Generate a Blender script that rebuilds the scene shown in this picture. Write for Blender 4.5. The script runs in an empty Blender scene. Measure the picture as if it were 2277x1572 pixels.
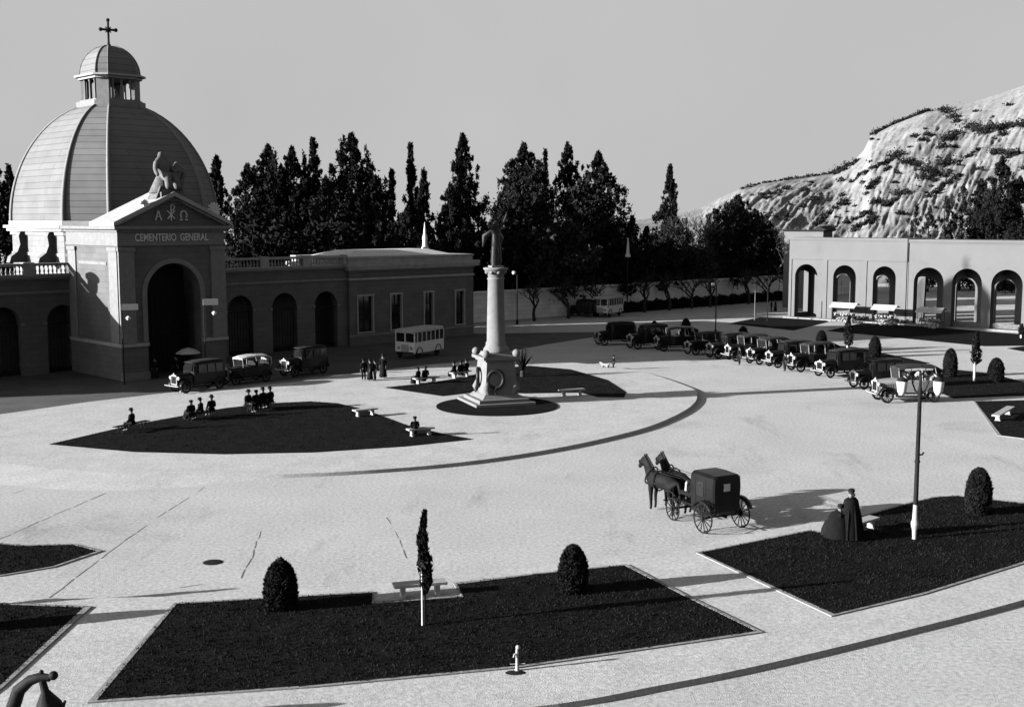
import bpy, bmesh, math, random
import numpy as np
from mathutils import Vector, Matrix
PI = math.pi
SC = bpy.context.scene
COL = SC.collection
# ------------------------------------------------------------------ camera, sky, sun, exposure
FPX, CAMH, PITCH = 2600.0, 12.5, math.atan(296/2600.0)
SUN_A, SUN_EL = math.radians(17), math.radians(13.5)      # direction the light travels (from +X towards +Y), elevation
cam = bpy.data.cameras.new('camera'); cam.sensor_width = 36; cam.lens = 36*FPX/2277; cam.clip_end = 6000; cam.clip_start = .5
camo = bpy.data.objects.new('camera', cam); COL.objects.link(camo)
camo.location = (0, 0, CAMH); camo.rotation_euler = (PI/2-PITCH, 0, 0)
SC.camera = camo
wd = bpy.data.worlds.new('World'); SC.world = wd; wd.use_nodes = True
wn, wl = wd.node_tree.nodes, wd.node_tree.links
for n in list(wn): wn.remove(n)
FRONT_GLOW = 3.4
sky = wn.new('ShaderNodeTexSky'); sky.sky_type = 'NISHITA'; sky.sun_disc = False
sky.sun_elevation = SUN_EL; sky.sun_rotation = math.radians(253); sky.altitude = 500; sky.air_density = 1; sky.dust_density = 2.0; sky.ozone_density = 1
sep = wn.new('ShaderNodeSeparateColor'); bg = wn.new('ShaderNodeBackground'); wo = wn.new('ShaderNodeOutputWorld')
wl.new(sky.outputs[0], sep.inputs[0]); wl.new(bg.outputs[0], wo.inputs[0])      # black-and-white film: one channel of the sky
# added brightness low in the sky ahead only, so shade elsewhere stays deep
wtc = wn.new('ShaderNodeTexCoord'); wsx = wn.new('ShaderNodeSeparateXYZ'); wl.new(wtc.outputs['Generated'], wsx.inputs[0])
def wramp(sock, a, b):
    r = wn.new('ShaderNodeMapRange'); r.interpolation_type = 'SMOOTHSTEP'; r.inputs[1].default_value = a; r.inputs[2].default_value = b; wl.new(sock, r.inputs[0]); return r.outputs[0]
wmul = wn.new('ShaderNodeMath'); wmul.operation = 'MULTIPLY'; wl.new(wramp(wsx.outputs[2], .48, .24), wmul.inputs[0]); wl.new(wramp(wsx.outputs[1], -.1, .5), wmul.inputs[1])
wno = wn.new('ShaderNodeTexNoise'); wno.inputs['Scale'].default_value = 5; wno.inputs['Detail'].default_value = 5; wl.new(wtc.outputs['Generated'], wno.inputs['Vector'])
wvr = wn.new('ShaderNodeMapRange'); wvr.inputs[3].default_value = FRONT_GLOW*.93; wvr.inputs[4].default_value = FRONT_GLOW*1.07; wl.new(wno.outputs['Fac'], wvr.inputs[0])
wmx = wn.new('ShaderNodeMix'); wl.new(wmul.outputs[0], wmx.inputs[0]); wl.new(sep.outputs[0], wmx.inputs[2]); wl.new(wvr.outputs[0], wmx.inputs[3]); wl.new(wmx.outputs[0], bg.inputs[0])
bg.inputs[1].default_value = .06
SD = Vector((math.cos(SUN_A)*math.cos(SUN_EL), math.sin(SUN_A)*math.cos(SUN_EL), -math.sin(SUN_EL)))
sl = bpy.data.lights.new('sun', 'SUN'); sl.energy = 5; sl.angle = math.radians(.5)
slo = bpy.data.objects.new('sun', sl); COL.objects.link(slo); slo.rotation_euler = SD.to_track_quat('-Z', 'Y').to_euler(); slo.location = (-60, -30, 60)
SC.view_settings.view_transform = 'Standard'; SC.view_settings.look = 'None'; SC.view_settings.gamma = 1
SC.view_settings.exposure = 1.38
SC.cycles.max_bounces = 4; SC.cycles.diffuse_bounces = 0
# ------------------------------------------------------------------ helpers
_F = Vector((0, math.cos(PITCH), -math.sin(PITCH))); _U = Vector((0, math.sin(PITCH), math.cos(PITCH))); _R = Vector((1, 0, 0))
def ray(x, y): return _F*FPX+_R*(x-1138.5)+_U*(786-y)
def G(x, y, z=0.0):                      # ground point seen at a photo position
    d = ray(x, y); t = (z-CAMH)/d.z
    return Vector((d.x*t, d.y*t, z))
def AT(x, y, Y):                         # point at distance Y
    d = ray(x, y); t = Y/d.y
    return Vector((d.x*t, Y, CAMH+d.z*t))
def tag(o, label=None, cat=None, group=None, kind=None):
    if label: o['label'] = label
    if cat: o['category'] = cat
    if group: o['group'] = group
    if kind: o['kind'] = kind
    return o
def empty(name, loc=(0, 0, 0), rz=0, label=None, cat=None, group=None, scale=1):
    o = bpy.data.objects.new(name, None); COL.objects.link(o); o.location = loc; o.rotation_euler = (0, 0, rz)
    o.empty_display_size = .2
    if scale != 1: o.scale = (scale,)*3
    return tag(o, label, cat, group)
def copy_tree(o, parent=None):
    c = o.copy(); COL.objects.link(c)
    if parent: c.parent = parent
    for ch in list(o.children): copy_tree(ch, c)
    return c
_m = {}
def mat(name, v, var=.18, scale=6., rough=.85, bump=0., fine=0., spec=.3, stain=0., bscale=None, fa=.28):
    if name in _m: return _m[name]
    m = bpy.data.materials.new(name); m.use_nodes = True; _m[name] = m
    n, l = m.node_tree.nodes, m.node_tree.links
    b = n['Principled BSDF']; b.inputs['Roughness'].default_value = rough; b.inputs['Specular IOR Level'].default_value = spec
    tc = n.new('ShaderNodeTexCoord')
    t = n.new('ShaderNodeTexNoise'); t.inputs['Scale'].default_value = scale; t.inputs['Detail'].default_value = 6
    l.new(tc.outputs['Object'], t.inputs['Vector'])
    mr = n.new('ShaderNodeMapRange'); mr.inputs[1].default_value = .3; mr.inputs[2].default_value = .7
    mr.inputs[3].default_value = v*(1-var); mr.inputs[4].default_value = v*(1+var)
    l.new(t.outputs['Fac'], mr.inputs[0]); out = mr.outputs[0]
    if fine:
        t2 = n.new('ShaderNodeTexNoise'); t2.inputs['Scale'].default_value = fine; t2.inputs['Detail'].default_value = 3
        l.new(tc.outputs['Object'], t2.inputs['Vector'])
        m2 = n.new('ShaderNodeMapRange'); m2.inputs[1].default_value = .25; m2.inputs[2].default_value = .75; m2.inputs[3].default_value = 1-fa; m2.inputs[4].default_value = 1+fa
        l.new(t2.outputs['Fac'], m2.inputs[0])
        mu = n.new('ShaderNodeMath'); mu.operation = 'MULTIPLY'; l.new(out, mu.inputs[0]); l.new(m2.outputs[0], mu.inputs[1]); out = mu.outputs[0]
    if stain:          # blotches and worn tracks
        for sc_, st_, lo, hi in ((.11, (1, 1, 1), .56, .72), (.5, (1, .25, 1), .58, .75), (1.7, (1, 1, 1), .62, .78)):
            mp = n.new('ShaderNodeMapping'); mp.inputs['Scale'].default_value = st_; mp.inputs['Rotation'].default_value = (0, 0, .5*sc_*10); l.new(tc.outputs['Object'], mp.inputs[0])
            t4 = n.new('ShaderNodeTexNoise'); t4.inputs['Scale'].default_value = sc_; t4.inputs['Detail'].default_value = 8; t4.inputs['Roughness'].default_value = .65; l.new(mp.outputs[0], t4.inputs['Vector'])
            m4 = n.new('ShaderNodeMapRange'); m4.inputs[1].default_value = lo; m4.inputs[2].default_value = hi; m4.inputs[3].default_value = 1; m4.inputs[4].default_value = 1-stain; l.new(t4.outputs['Fac'], m4.inputs[0])
            mu = n.new('ShaderNodeMath'); mu.operation = 'MULTIPLY'; l.new(out, mu.inputs[0]); l.new(m4.outputs[0], mu.inputs[1]); out = mu.outputs[0]
    l.new(out, b.inputs['Base Color'])
    if bump:
        bp = n.new('ShaderNodeBump'); bp.inputs['Strength'].default_value = bump; bp.inputs['Distance'].default_value = .05
        t3 = n.new('ShaderNodeTexNoise'); t3.inputs['Scale'].default_value = bscale or scale*4; t3.inputs['Detail'].default_value = 4
        l.new(tc.outputs['Object'], t3.inputs['Vector']); l.new(t3.outputs['Fac'], bp.inputs['Height']); l.new(bp.outputs[0], b.inputs['Normal'])
    return m
def brickmat(name, v, w, h, mortar=.75, axis='xz', var=.12, bump=.5):      # coursed stone or tiles in object space
    if name in _m: return _m[name]
    m = mat(name, v, var, .6, .9, 0)
    n, l = m.node_tree.nodes, m.node_tree.links; b = n['Principled BSDF']
    tc = n.new('ShaderNodeTexCoord'); s = n.new('ShaderNodeSeparateXYZ'); c = n.new('ShaderNodeCombineXYZ')
    l.new(tc.outputs['Object'], s.inputs[0])
    ad = n.new('ShaderNodeMath'); ad.operation = 'ADD'; l.new(s.outputs[0], ad.inputs[0]); l.new(s.outputs[1], ad.inputs[1])
    l.new(ad.outputs[0], c.inputs[0]); l.new(s.outputs[2], c.inputs[1])
    br = n.new('ShaderNodeTexBrick'); br.inputs['Scale'].default_value = 1; br.inputs['Brick Width'].default_value = w; br.inputs['Row Height'].default_value = h
    br.inputs['Mortar Size'].default_value = .018; br.inputs['Mortar Smooth'].default_value = .3
    br.inputs['Color1'].default_value = (1, 1, 1, 1); br.inputs['Color2'].default_value = (.86, .86, .86, 1); br.inputs['Mortar'].default_value = (mortar,)*3+(1,)
    l.new(c.outputs[0], br.inputs['Vector'])
    src = b.inputs['Base Color'].links[0].from_socket
    mx = n.new('ShaderNodeMix'); mx.data_type = 'RGBA'; mx.blend_type = 'MULTIPLY'; mx.inputs[0].default_value = 1
    l.new(src, mx.inputs[6]); l.new(br.outputs['Color'], mx.inputs[7]); l.new(mx.outputs[2], b.inputs['Base Color'])
    bp = n.new('ShaderNodeBump'); bp.inputs['Strength'].default_value = bump; bp.inputs['Distance'].default_value = .04
    inv = n.new('ShaderNodeMath'); inv.operation = 'SUBTRACT'; inv.inputs[0].default_value = 1; l.new(br.outputs['Fac'], inv.inputs[1])
    l.new(inv.outputs[0], bp.inputs['Height']); l.new(bp.outputs[0], b.inputs['Normal'])
    return m
class MB:
    def __init__(s): s.v = []; s.f = []; s.sm = []
    def add(s, vs, fs, smooth=False):
        o = len(s.v); s.v += [tuple(p) for p in vs]; s.f += [tuple(i+o for i in f) for f in fs]; s.sm += [smooth]*len(fs); return s
    def box(s, x0, x1, y0, y1, z0, z1, tx=0, ty=0):   # tx, ty shrink the top
        return s.add([(x0, y0, z0), (x1, y0, z0), (x1, y1, z0), (x0, y1, z0), (x0+tx, y0+ty, z1), (x1-tx, y0+ty, z1), (x1-tx, y1-ty, z1), (x0+tx, y1-ty, z1)],
                     [(3, 2, 1, 0), (4, 5, 6, 7), (0, 1, 5, 4), (1, 2, 6, 5), (2, 3, 7, 6), (3, 0, 4, 7)])
    def prism(s, poly, z0, z1):
        a = sum(poly[i][0]*poly[(i+1) % len(poly)][1]-poly[(i+1) % len(poly)][0]*poly[i][1] for i in range(len(poly)))
        if a < 0: poly = poly[::-1]
        n = len(poly)
        return s.add([(p[0], p[1], z0) for p in poly]+[(p[0], p[1], z1) for p in poly],
                     [tuple(range(n))[::-1], tuple(range(n, 2*n))]+[(i, (i+1) % n, (i+1) % n+n, i+n) for i in range(n)])
    def slab(s, poly, y0, y1):                         # polygon in xz, extruded along y
        a = sum(poly[i][0]*poly[(i+1) % len(poly)][1]-poly[(i+1) % len(poly)][0]*poly[i][1] for i in range(len(poly)))
        if a < 0: poly = poly[::-1]
        n = len(poly)
        return s.add([(p[0], y0, p[1]) for p in poly]+[(p[0], y1, p[1]) for p in poly],
                     [tuple(range(n)), tuple(range(n, 2*n))[::-1]]+[((i+1) % n, i, i+n, (i+1) % n+n) for i in range(n)])
    def slabx(s, poly, x0, x1):                        # polygon in yz, extruded along x
        o = len(s.v); s.slab(poly, x0, x1)
        s.v[o:] = [(p[1], p[0], p[2]) for p in s.v[o:]]; k = len(poly)+2
        s.f[-k:] = [f[::-1] for f in s.f[-k:]]; return s
    def tube(s, pts, r, n=8, cap=True):
        pts = [Vector(p) for p in pts]; rs = r if isinstance(r, (list, tuple)) else [r]*len(pts)
        vs = []; prev = None
        for i, p in enumerate(pts):
            d = (pts[min(i+1, len(pts)-1)]-pts[max(i-1, 0)]).normalized()
            if prev is None:
                a = d.orthogonal().normalized()
            else:
                a = (prev-d*prev.dot(d)); a = a.normalized() if a.length > 1e-6 else d.orthogonal().normalized()
            prev = a; b = d.cross(a)
            vs += [p+(a*math.cos(2*PI*k/n)+b*math.sin(2*PI*k/n))*rs[i] for k in range(n)]
        fs = [(i*n+k, i*n+(k+1) % n, (i+1)*n+(k+1) % n, (i+1)*n+k) for i in range(len(pts)-1) for k in range(n)]
        s.add(vs, fs, True)
        if cap: s.add(vs[:n], [tuple(range(n))[::-1]]); s.add(vs[-n:], [tuple(range(n))])
        return s
    def lathe(s, prof, n=16, c=(0, 0, 0), sx=1, sy=1, smooth=True, ph=0):    # prof: (r, z)
        vs = [(c[0]+r*sx*math.cos(2*PI*k/n+ph), c[1]+r*sy*math.sin(2*PI*k/n+ph), c[2]+z) for r, z in prof for k in range(n)]
        fs = [(i*n+k, i*n+(k+1) % n, (i+1)*n+(k+1) % n, (i+1)*n+k) for i in range(len(prof)-1) for k in range(n)]
        s.add(vs, fs, smooth); s.add(vs[:n], [tuple(range(n))[::-1]]); s.add(vs[-n:], [tuple(range(n))]); return s
    def ball(s, c, r, n=12, m=8, sx=1, sy=1, sz=1):
        return s.lathe([(max(r*math.sin(PI*i/m), r*.02), -r*sz*math.cos(PI*i/m)) for i in range(m+1)], n, c, sx, sy)
    def strip(s, pts, w, z0, z1, closed=False):        # upright strip along a ground polyline
        P = [Vector((p[0], p[1])) for p in pts]; n = len(P); L = []; R_ = []
        for i in range(n):
            a = P[(i-1) % n] if closed or i > 0 else P[i]; b = P[(i+1) % n] if closed or i < n-1 else P[i]
            d = (b-a).normalized(); q = Vector((-d.y, d.x))*w/2
            if 0 < i < n-1 or closed:
                d1 = (P[i]-a).normalized(); k = max(.5, abs(d1.dot(d))); q = q/k
            L.append(P[i]+q); R_.append(P[i]-q)
        vs = [(p.x, p.y, z0) for p in L]+[(p.x, p.y, z0) for p in R_]+[(p.x, p.y, z1) for p in L]+[(p.x, p.y, z1) for p in R_]
        fs = []
        for i in range(n if closed else n-1):
            j = (i+1) % n
            fs += [(2*n+i, 3*n+i, 3*n+j, 2*n+j), (i, 2*n+i, 2*n+j, j), (n+i, n+j, 3*n+j, 3*n+i)]
        if not closed: fs += [(0, n, 3*n, 2*n), (n-1, 3*n-1, 4*n-1, 2*n-1)]
        return s.add(vs, fs)
    def xf(s, M, start=0):
        s.v[start:] = [tuple(M @ Vector(p)) for p in s.v[start:]]; return s
    def build(s, name, m, parent=None, loc=None, rz=None):
        me = bpy.data.meshes.new(name); me.from_pydata(s.v, [], s.f)
        me.polygons.foreach_set('use_smooth', s.sm); me.materials.append(m); me.update()
        o = bpy.data.objects.new(name, me); COL.objects.link(o)
        if parent: o.parent = parent
        if loc is not None: o.location = loc
        if rz is not None: o.rotation_euler = (0, 0, rz)
        return o
def spline(pts, k=6, closed=False):
    P = [Vector(p[:2]) for p in pts]; n = len(P); out = []
    for i in range(n if closed else n-1):
        p0 = P[(i-1) % n] if closed or i > 0 else P[i]; p1 = P[i]; p2 = P[(i+1) % n]; p3 = P[(i+2) % n] if closed or i < n-2 else P[(i+1) % n]
        for j in range(k):
            t = j/k
            out.append(.5*((2*p1)+(p2-p0)*t+(2*p0-5*p1+4*p2-p3)*t*t+(3*p1-p0-3*p2+p3)*t**3))
    if not closed: out.append(P[-1])
    return [(p.x, p.y) for p in out]
def gp(pts, z=0): return [tuple(G(x, y, z)[:2]) for x, y in pts]
def skinned(name, verts, edges, radii, m, parent=None, sub=1):
    me = bpy.data.meshes.new(name); me.from_pydata(verts, edges, []); o = bpy.data.objects.new(name, me); COL.objects.link(o)
    o.modifiers.new('Skin', 'SKIN')
    for i, r in enumerate(radii):
        rr = r if isinstance(r, tuple) else (r, r); me.skin_vertices[0].data[i].radius = rr; me.skin_vertices[0].data[i].use_root = (i == 0)
    md = o.modifiers.new('Sub', 'SUBSURF'); md.levels = md.render_levels = sub
    dg = bpy.context.evaluated_depsgraph_get(); me2 = bpy.data.meshes.new_from_object(o.evaluated_get(dg))
    bpy.data.objects.remove(o); bpy.data.meshes.remove(me)
    me2.name = name; me2.materials.clear(); me2.materials.append(m)
    me2.polygons.foreach_set('use_smooth', [True]*len(me2.polygons))
    o = bpy.data.objects.new(name, me2); COL.objects.link(o)
    if parent: o.parent = parent
    return o
# ------------------------------------------------------------------ materials
M_ground = mat('pale_compacted_gravel', .46, .07, .22, .95, .4, fine=7, bscale=26, stain=.3, fa=.3)
M_pave = mat('pale_concrete_paving', .465, .08, .5, .95, .25, fine=9, bscale=20, stain=.2)
M_kerb = mat('kerb_stone', .25, .15, 3, .9, .2)
M_lawn = mat('lawn_turf', .009, .35, 1.2, 1, .8, fine=14, bscale=25, spec=.05)
M_blade = mat('grass_blades', .011, .6, 1.5, 1, spec=.05)
M_earth = mat('dark_earth', .03, .4, .5, 1, spec=.1)
M_stone = brickmat('coursed_facade_stone', .135, 1.1, .45)
M_trim = mat('moulded_stone', .2, .12, 2.5, .85, .2)
M_trimw = mat('pale_and_sunlit_stone', .34, .15, 1.5, .85, .2)
M_dome = brickmat('dome_cladding', .175, 40, .52, .3)
M_domerib = mat('dome_rib_stone', .2, .1, 2, .85)
M_arc = mat('arcade_plaster', .142, .06, .35, .95, .05, stain=.12)
M_wallw = brickmat('whitewashed_wall', .85, 2.4, .55, .6)
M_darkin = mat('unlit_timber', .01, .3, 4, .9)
M_iron = mat('black_iron', .012, .3, 8, .7, spec=.15)
M_bronze = mat('dark_bronze', .010, .4, 5, .5, .2, spec=.25)
M_statue = mat('monument_stone', .18, .10, 2, .85, .15)
M_weath = mat('weathered_stone', .13, .3, 3, .9, .3)
M_white = mat('white_paint', .7, .08, 5, .6)
M_black = mat('black_lacquer', .007, .2, 3, .35, spec=.22)
M_grey = mat('grey_lacquer', .018, .2, 3, .35, spec=.25)
M_lightcar = mat('pale_lacquer', .22, .1, 3, .35, spec=.5)
M_chrome = mat('nickel_plate', .35, .1, 5, .3, spec=.8)
M_glass = mat('dark_glass', .012, .2, 2, .08, spec=.6)
M_rubber = mat('tyre_rubber', .012, .2, 5, .9)
M_hood = mat('canvas_hood', .018, .2, 4, .9)
M_hoodw = mat('pale_canvas', .42, .1, 4, .9)
M_skin = mat('skin', .16, .1, 5, .7)
M_cloth = mat('dark_wool', .007, .3, 10, .95, spec=.1)
M_cloth2 = mat('charcoal_wool', .011, .3, 10, .95, spec=.1)
M_pale = mat('pale_cotton', .25, .2, 10, .95)
M_hair = mat('dark_hair', .01, .3, 20, .7)
M_horse = mat('dark_horse_coat', .009, .4, 3, .7, spec=.12)
M_topiary = mat('clipped_yew', .014, .5, 3, 1, spec=.05)
M_leaf = mat('cypress_foliage', .016, .6, .35, 1, spec=.05)
M_leaf2 = mat('willow_foliage', .035, .6, .35, 1, spec=.05)
M_scrub = mat('hill_scrub', .02, .5, .2, 1, spec=.05)
M_bark = mat('bark', .03, .4, 4, .95)
M_barkp = mat('pale_twigs', .10, .3, 4, .95)
M_slate = mat('dark_roofing', .015, .3, 3, .9)
M_flower = mat('cut_flowers', .3, .6, 9, .9)
# ------------------------------------------------------------------ ground
def struct(o): o['kind'] = 'structure'; return o
mb = MB(); mb.add([(-2500, -300, 0), (2500, -300, 0), (2500, 4000, 0), (-2500, 4000, 0)], [(0, 1, 2, 3)])
struct(mb.build('ground', M_ground))
ZI = .18
isl = gp([(1528, 864), (1550, 886), (1532, 912), (1475, 942), (1400, 967), (1250, 1001), (1060, 1031), (850, 1051), (600, 1063), (330, 1063), (80, 1046), (-160, 1010), (-300, 975), (-120, 945), (200, 908), (430, 881), (640, 856), (810, 833), (1000, 812), (1200, 806), (1400, 826)], 0)
TI = spline(isl, 14, True); nI = len(TI); BI = []
for i in range(nI):       # kerbed island; the left face is sloped out, added so it catches less sun
    d = (Vector(TI[(i+1) % nI])-Vector(TI[i-1])).normalized(); q = Vector((d.y, -d.x)); q = q if q.dot(Vector(TI[i])-Vector((-8, 75))) > 0 else -q
    k = min(1, max(0, (-10-TI[i][0])/10)); k = k*k*(3-2*k)*min(1, max(0, -q.y*2)); BI.append(Vector(TI[i])+q*(.02+3.2*k))
mb = MB(); mb.add([(p[0], p[1], ZI) for p in TI]+[(p[0], p[1], -.01) for p in BI], [tuple(range(nI)) if sum(TI[i][0]*TI[(i+1) % nI][1]-TI[(i+1) % nI][0]*TI[i][1] for i in range(nI)) > 0 else tuple(range(nI))[::-1]])
mb.add([(p[0], p[1], ZI) for p in TI]+[(p[0], p[1], -.01) for p in BI], [(i, (i+1) % nI, nI+(i+1) % nI, nI+i) for i in range(nI)], True)
struct(mb.build('island_pavement', M_pave))
botc = gp([(-1500, 1640), (-500, 1640), (400, 1640), (1150, 1588), (1480, 1533), (1700, 1488), (1990, 1418), (2277, 1343), (2600, 1245), (3000, 1110)], .0)
topc = gp([(3000, 1075), (2400, 1108), (2130, 1090), (2030, 1106), (1800, 1168), (1540, 1222), (1400, 1243), (830, 1310), (380, 1336), (150, 1341), (-200, 1330), (-1500, 1330)], .0)
mb = MB(); mb.prism(spline(botc, 5)+topc, -.2, .16); struct(mb.build('promenade_pavement', M_pave))
ZP = .16
lawns = []
def lawn(px, z, sm=False, kerb=True, h=.025):
    P = gp(px, z)
    if sm: P = spline(P, 5, True)
    mb = MB(); mb.prism(P, z-.1, z+h); o = struct(mb.build('lawn', M_lawn)); lawns.append((P, z+h))
    if kerb:
        k = MB(); k.strip(P, .12, z-.1, z+h+.012, True); struct(k.build('lawn_kerb', M_kerb))
    return o
lawn([(110, 988), (300, 944), (500, 908), (600, 897), (690, 893), (750, 897), (810, 911), (905, 946), (990, 966), (1052, 977), (900, 993), (700, 1006), (500, 1010), (300, 1005)], ZI, kerb=False)
lawn([(855, 862), (950, 852), (1040, 838), (1110, 818), (1180, 814), (1270, 822), (1350, 845), (1392, 872), (1388, 884), (1330, 883), (1290, 873), (1170, 875), (1060, 872), (985, 881)], ZI, kerb=False)
ringc = G(1105, 903, ZI)
mb = MB(); mb.lathe([(4.05, -.1), (4.05, .05), (.3, .06)], 48, (ringc.x, ringc.y, ZI), smooth=False); struct(mb.build('ring_lawn', M_lawn)); 
lawn([(390, 1343), (829, 1317), (829, 1341), (1028, 1327), (1012, 1299), (1200, 1276), (1392, 1257), (1540, 1333), (1690, 1406), (1430, 1444), (1150, 1484), (700, 1527), (205, 1561)], ZP)
lawn([(1552, 1230), (1802, 1180), (1848, 1190), (1900, 1185), (1905, 1152), (2030, 1117), (2080, 1106), (2130, 1103), (2290, 1121), (2420, 1150), (2277, 1252), (2050, 1322), (1852, 1369)], ZP)
lawn([(-700, 1338), (-300, 1336), (0, 1343), (196, 1350), (0, 1531), (-500, 1900)], ZP)
lawn([(-260, 1212), (-120, 1200), (0, 1209), (50, 1214), (165, 1211), (223, 1226), (120, 1261), (0, 1281), (-150, 1290), (-260, 1270)], 0)
lawn([(2166, 893), (2300, 890), (2480, 900), (2400, 985), (2277, 976), (2222, 969)], 0)
lawn([(1618, 720), (1690, 706), (1830, 709), (1842, 716), (1765, 735)], 0, kerb=False)
lawn([(1838, 736), (1925, 717), (2277, 744), (2450, 752), (2350, 768), (2190, 770)], 0, kerb=False)
lawn([(2030, 846), (2060, 826), (2110, 821), (2200, 830), (2277, 850), (2420, 880), (2277, 880), (2120, 886)], 0, kerb=False)
lawn([(1500, 742), (1600, 738), (1760, 760), (1900, 772), (2069, 808), (1960, 818), (1800, 790), (1640, 768)], 0, kerb=False)
lawn([(2240, 775), (2320, 765), (2500, 780), (2320, 790)], 0, kerb=False)
# the street, coloured dark to deepen and lengthen the gatehouse shadow on it
M_street_shade = mat('shaded_street_tarmac', .09, .2, .4, .95, .3, fine=7, bscale=26, stain=.3)
mb = MB(); mb.prism(gp([(-900, 1040), (-300, 960), (0, 921), (200, 893), (400, 870), (640, 848), (810, 829), (1050, 802), (1110, 786), (1220, 765), (1345, 746), (1345, 738), (1200, 740), (1050, 742), (800, 740), (400, 770), (0, 780), (-900, 850)]), -.1, .004); struct(mb.build('street', M_street_shade))
mb = MB(); mb.strip(gp([(400, 872), (640, 849.5), (810, 830.5)]), .3, -.1, .1); struct(mb.build('street_kerb', M_kerb))
# promenade joints and drain
_jr = random.Random(2)
def joint(pts, w=.07):
    P = gp(pts, 0)
    for a, b in zip(P, P[1:]):
        a, b = Vector(a), Vector(b); n = max(2, int((b-a).length/1.1)); d = (b-a).normalized(); q = Vector((-d.y, d.x))
        for k in range(n):
            if _jr.random() < .28: continue
            A, B = a.lerp(b, k/n)+q*_jr.uniform(-.03, .03), a.lerp(b, (k+_jr.uniform(.7, 1.0))/n)+q*_jr.uniform(-.03, .03)
            j.strip([tuple(A), tuple(A.lerp(B, .5)+q*_jr.uniform(-.02, .02)), tuple(B)], w*_jr.uniform(.35, .8), -.02, .005)
j = MB()
joint([(0, 1199), (60, 1172), (120, 1145), (240, 1095)]); joint([(110, 1330), (250, 1222), (350, 1150), (460, 1080)]); joint([(400, 1306), (535, 1285), (560, 1240), (585, 1160)], .06)
joint([(0, 1105), (55, 1090)], .05); joint([(860, 1150), (890, 1200), (905, 1245)], .05); joint([(1640, 868), (1760, 862), (1880, 852)], .06)
struct(j.build('paving_joints', mat('joint_tar', .12, .4, 1.5)))

c = G(473, 1250)
mb = MB(); mb.lathe([(.36, 0), (.36, .012), (.3, .02), (.02, .022)], 24, c)
tag(mb.build('manhole_cover', M_iron), 'small round dark drain cover alone in the pale open plaza', 'drain cover')
# ------------------------------------------------------------------ cemetery gatehouse
AZ = math.radians(45.5)
OB = G(785, 786)
gate = empty('cemetery_gatehouse', OB, PI/2-AZ, 'domed stone cemetery gatehouse with pedimented arch and long low wings', 'gatehouse')
bus_d = Vector((math.sin(AZ), math.cos(AZ), 0)); bin_d = Vector((-math.cos(AZ), math.sin(AZ), 0))
def LB(u, y, z=0): return OB+bus_d*u+bin_d*y+Vector((0, 0, z))
def arch_outline(x0, x1, z1, ops, z0=0, n=14):      # ops: (xa, xb, spring, rise)
    pts = [(x0, z0)]
    for xa, xb, sp, ri in ops:
        pts += [(xa, z0), (xa, sp)]
        c = (xa+xb)/2; r = (xb-xa)/2
        pts += [(c-r*math.cos(PI*k/n), sp+ri*math.sin(PI*k/n)) for k in range(1, n)]
        pts += [(xb, sp), (xb, z0)]
    return pts+[(x1, z0), (x1, z1), (x0, z1)]
PU0, PU1, PC = -24.5, -15.3, -19.9
# portal block
mb = MB(); mb.slab(arch_outline(PU0, PU1, 10.5, [(PC-2.35, PC+2.35, 6.75, 2.35)]), -3, -1.9)
PD = 6.1      # the block runs back to the line of the wings
mb.box(PU0, PU0+1.1, -1.9, PD, 0, 10.5); mb.box(PU1-1.1, PU1, -1.9, PD, 0, 10.5); mb.box(PU0, PU1, -2.98, PD, 10.5, 12.0)
po = mb.build('portal', M_stone, gate)
p = MB(); r0, r1 = 2.35, 2.75
n = 18; vs = []
for k in range(n+1):
    a = PI*k/n
    for r in (r0, r1):
        for y in (-3.1, -2.99): vs.append((PC-r*math.cos(a), y, 6.75+r*math.sin(a)))
fs = []
for k in range(n):
    o = k*4; fs += [(o, o+4, o+6, o+2), (o+2, o+6, o+7, o+3), (o, o+1, o+5, o+4)]
p.add(vs, fs); p.box(PC-2.75, PC-2.35, -3.1, -2.99, 2.95, 6.75); p.box(PC+2.35, PC+2.75, -3.1, -2.99, 2.95, 6.75); p.build('archivolt', M_trim, po)
for a, b in ((PU0-.05, PU0+1.25), (PU1-1.25, PU1+.05)): p = MB(); p.box(a, b, -3.16, -2.99, 2.95, 10.1); p.box(a-.08, b+.08, -3.24, -2.985, 10.1, 10.4); p.build('pilaster', M_trim, po)
for a, b in ((PU0-.12, PC-2.35), (PC+2.35, PU1+.12)):
    p = MB(); p.box(a, b, -3.24, -2.98, 2.65, 2.92); p.build('string_course', M_trimw, po); p = MB(); p.box(a, b, -3.2, -2.98, 0, .6); p.build('plinth', M_trim, po)
p = MB(); p.box(PU0-.12, PU0-.001, -2.98, PD-.05, 2.65, 2.92); p.build('string_course', M_trimw, po)
for y0, y1 in ((-2.9, -1.5), (4.4, 5.75)): p = MB(); p.box(PU0-.1, PU0-.002, y0, y1, 2.95, 10.1); p.box(PU0-.18, PU0-.003, y0-.08, y1+.08, 10.1, 10.4); p.build('pilaster', M_trim, po)
p = MB(); p.box(PU0-.05, PU0-.001, -1.0, 3.9, 9.0, 9.25); p.build('side_panel_moulding', M_trim, po)
p = MB(); p.box(PU0-.1, PU1+.1, -3.14, PD, 10.52, 10.74); p.box(PU0-.05, PU1+.05, -3.06, PD, 10.742, 11.6); p.box(PU0-.2, PU1+.2, -3.3, PD, 11.6, 11.8); p.box(PU0-.5, PU1+.5, -3.6, PD, 11.8, 12.05)
p.build('entablature', M_trim, po)
pe = MB(); pe.slab([(PU0-.1, 12.05), (PU1+.1, 12.05), (PC, 14.3)], -2.9, .6); pe = pe.build('pediment', M_stone, gate)
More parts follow.
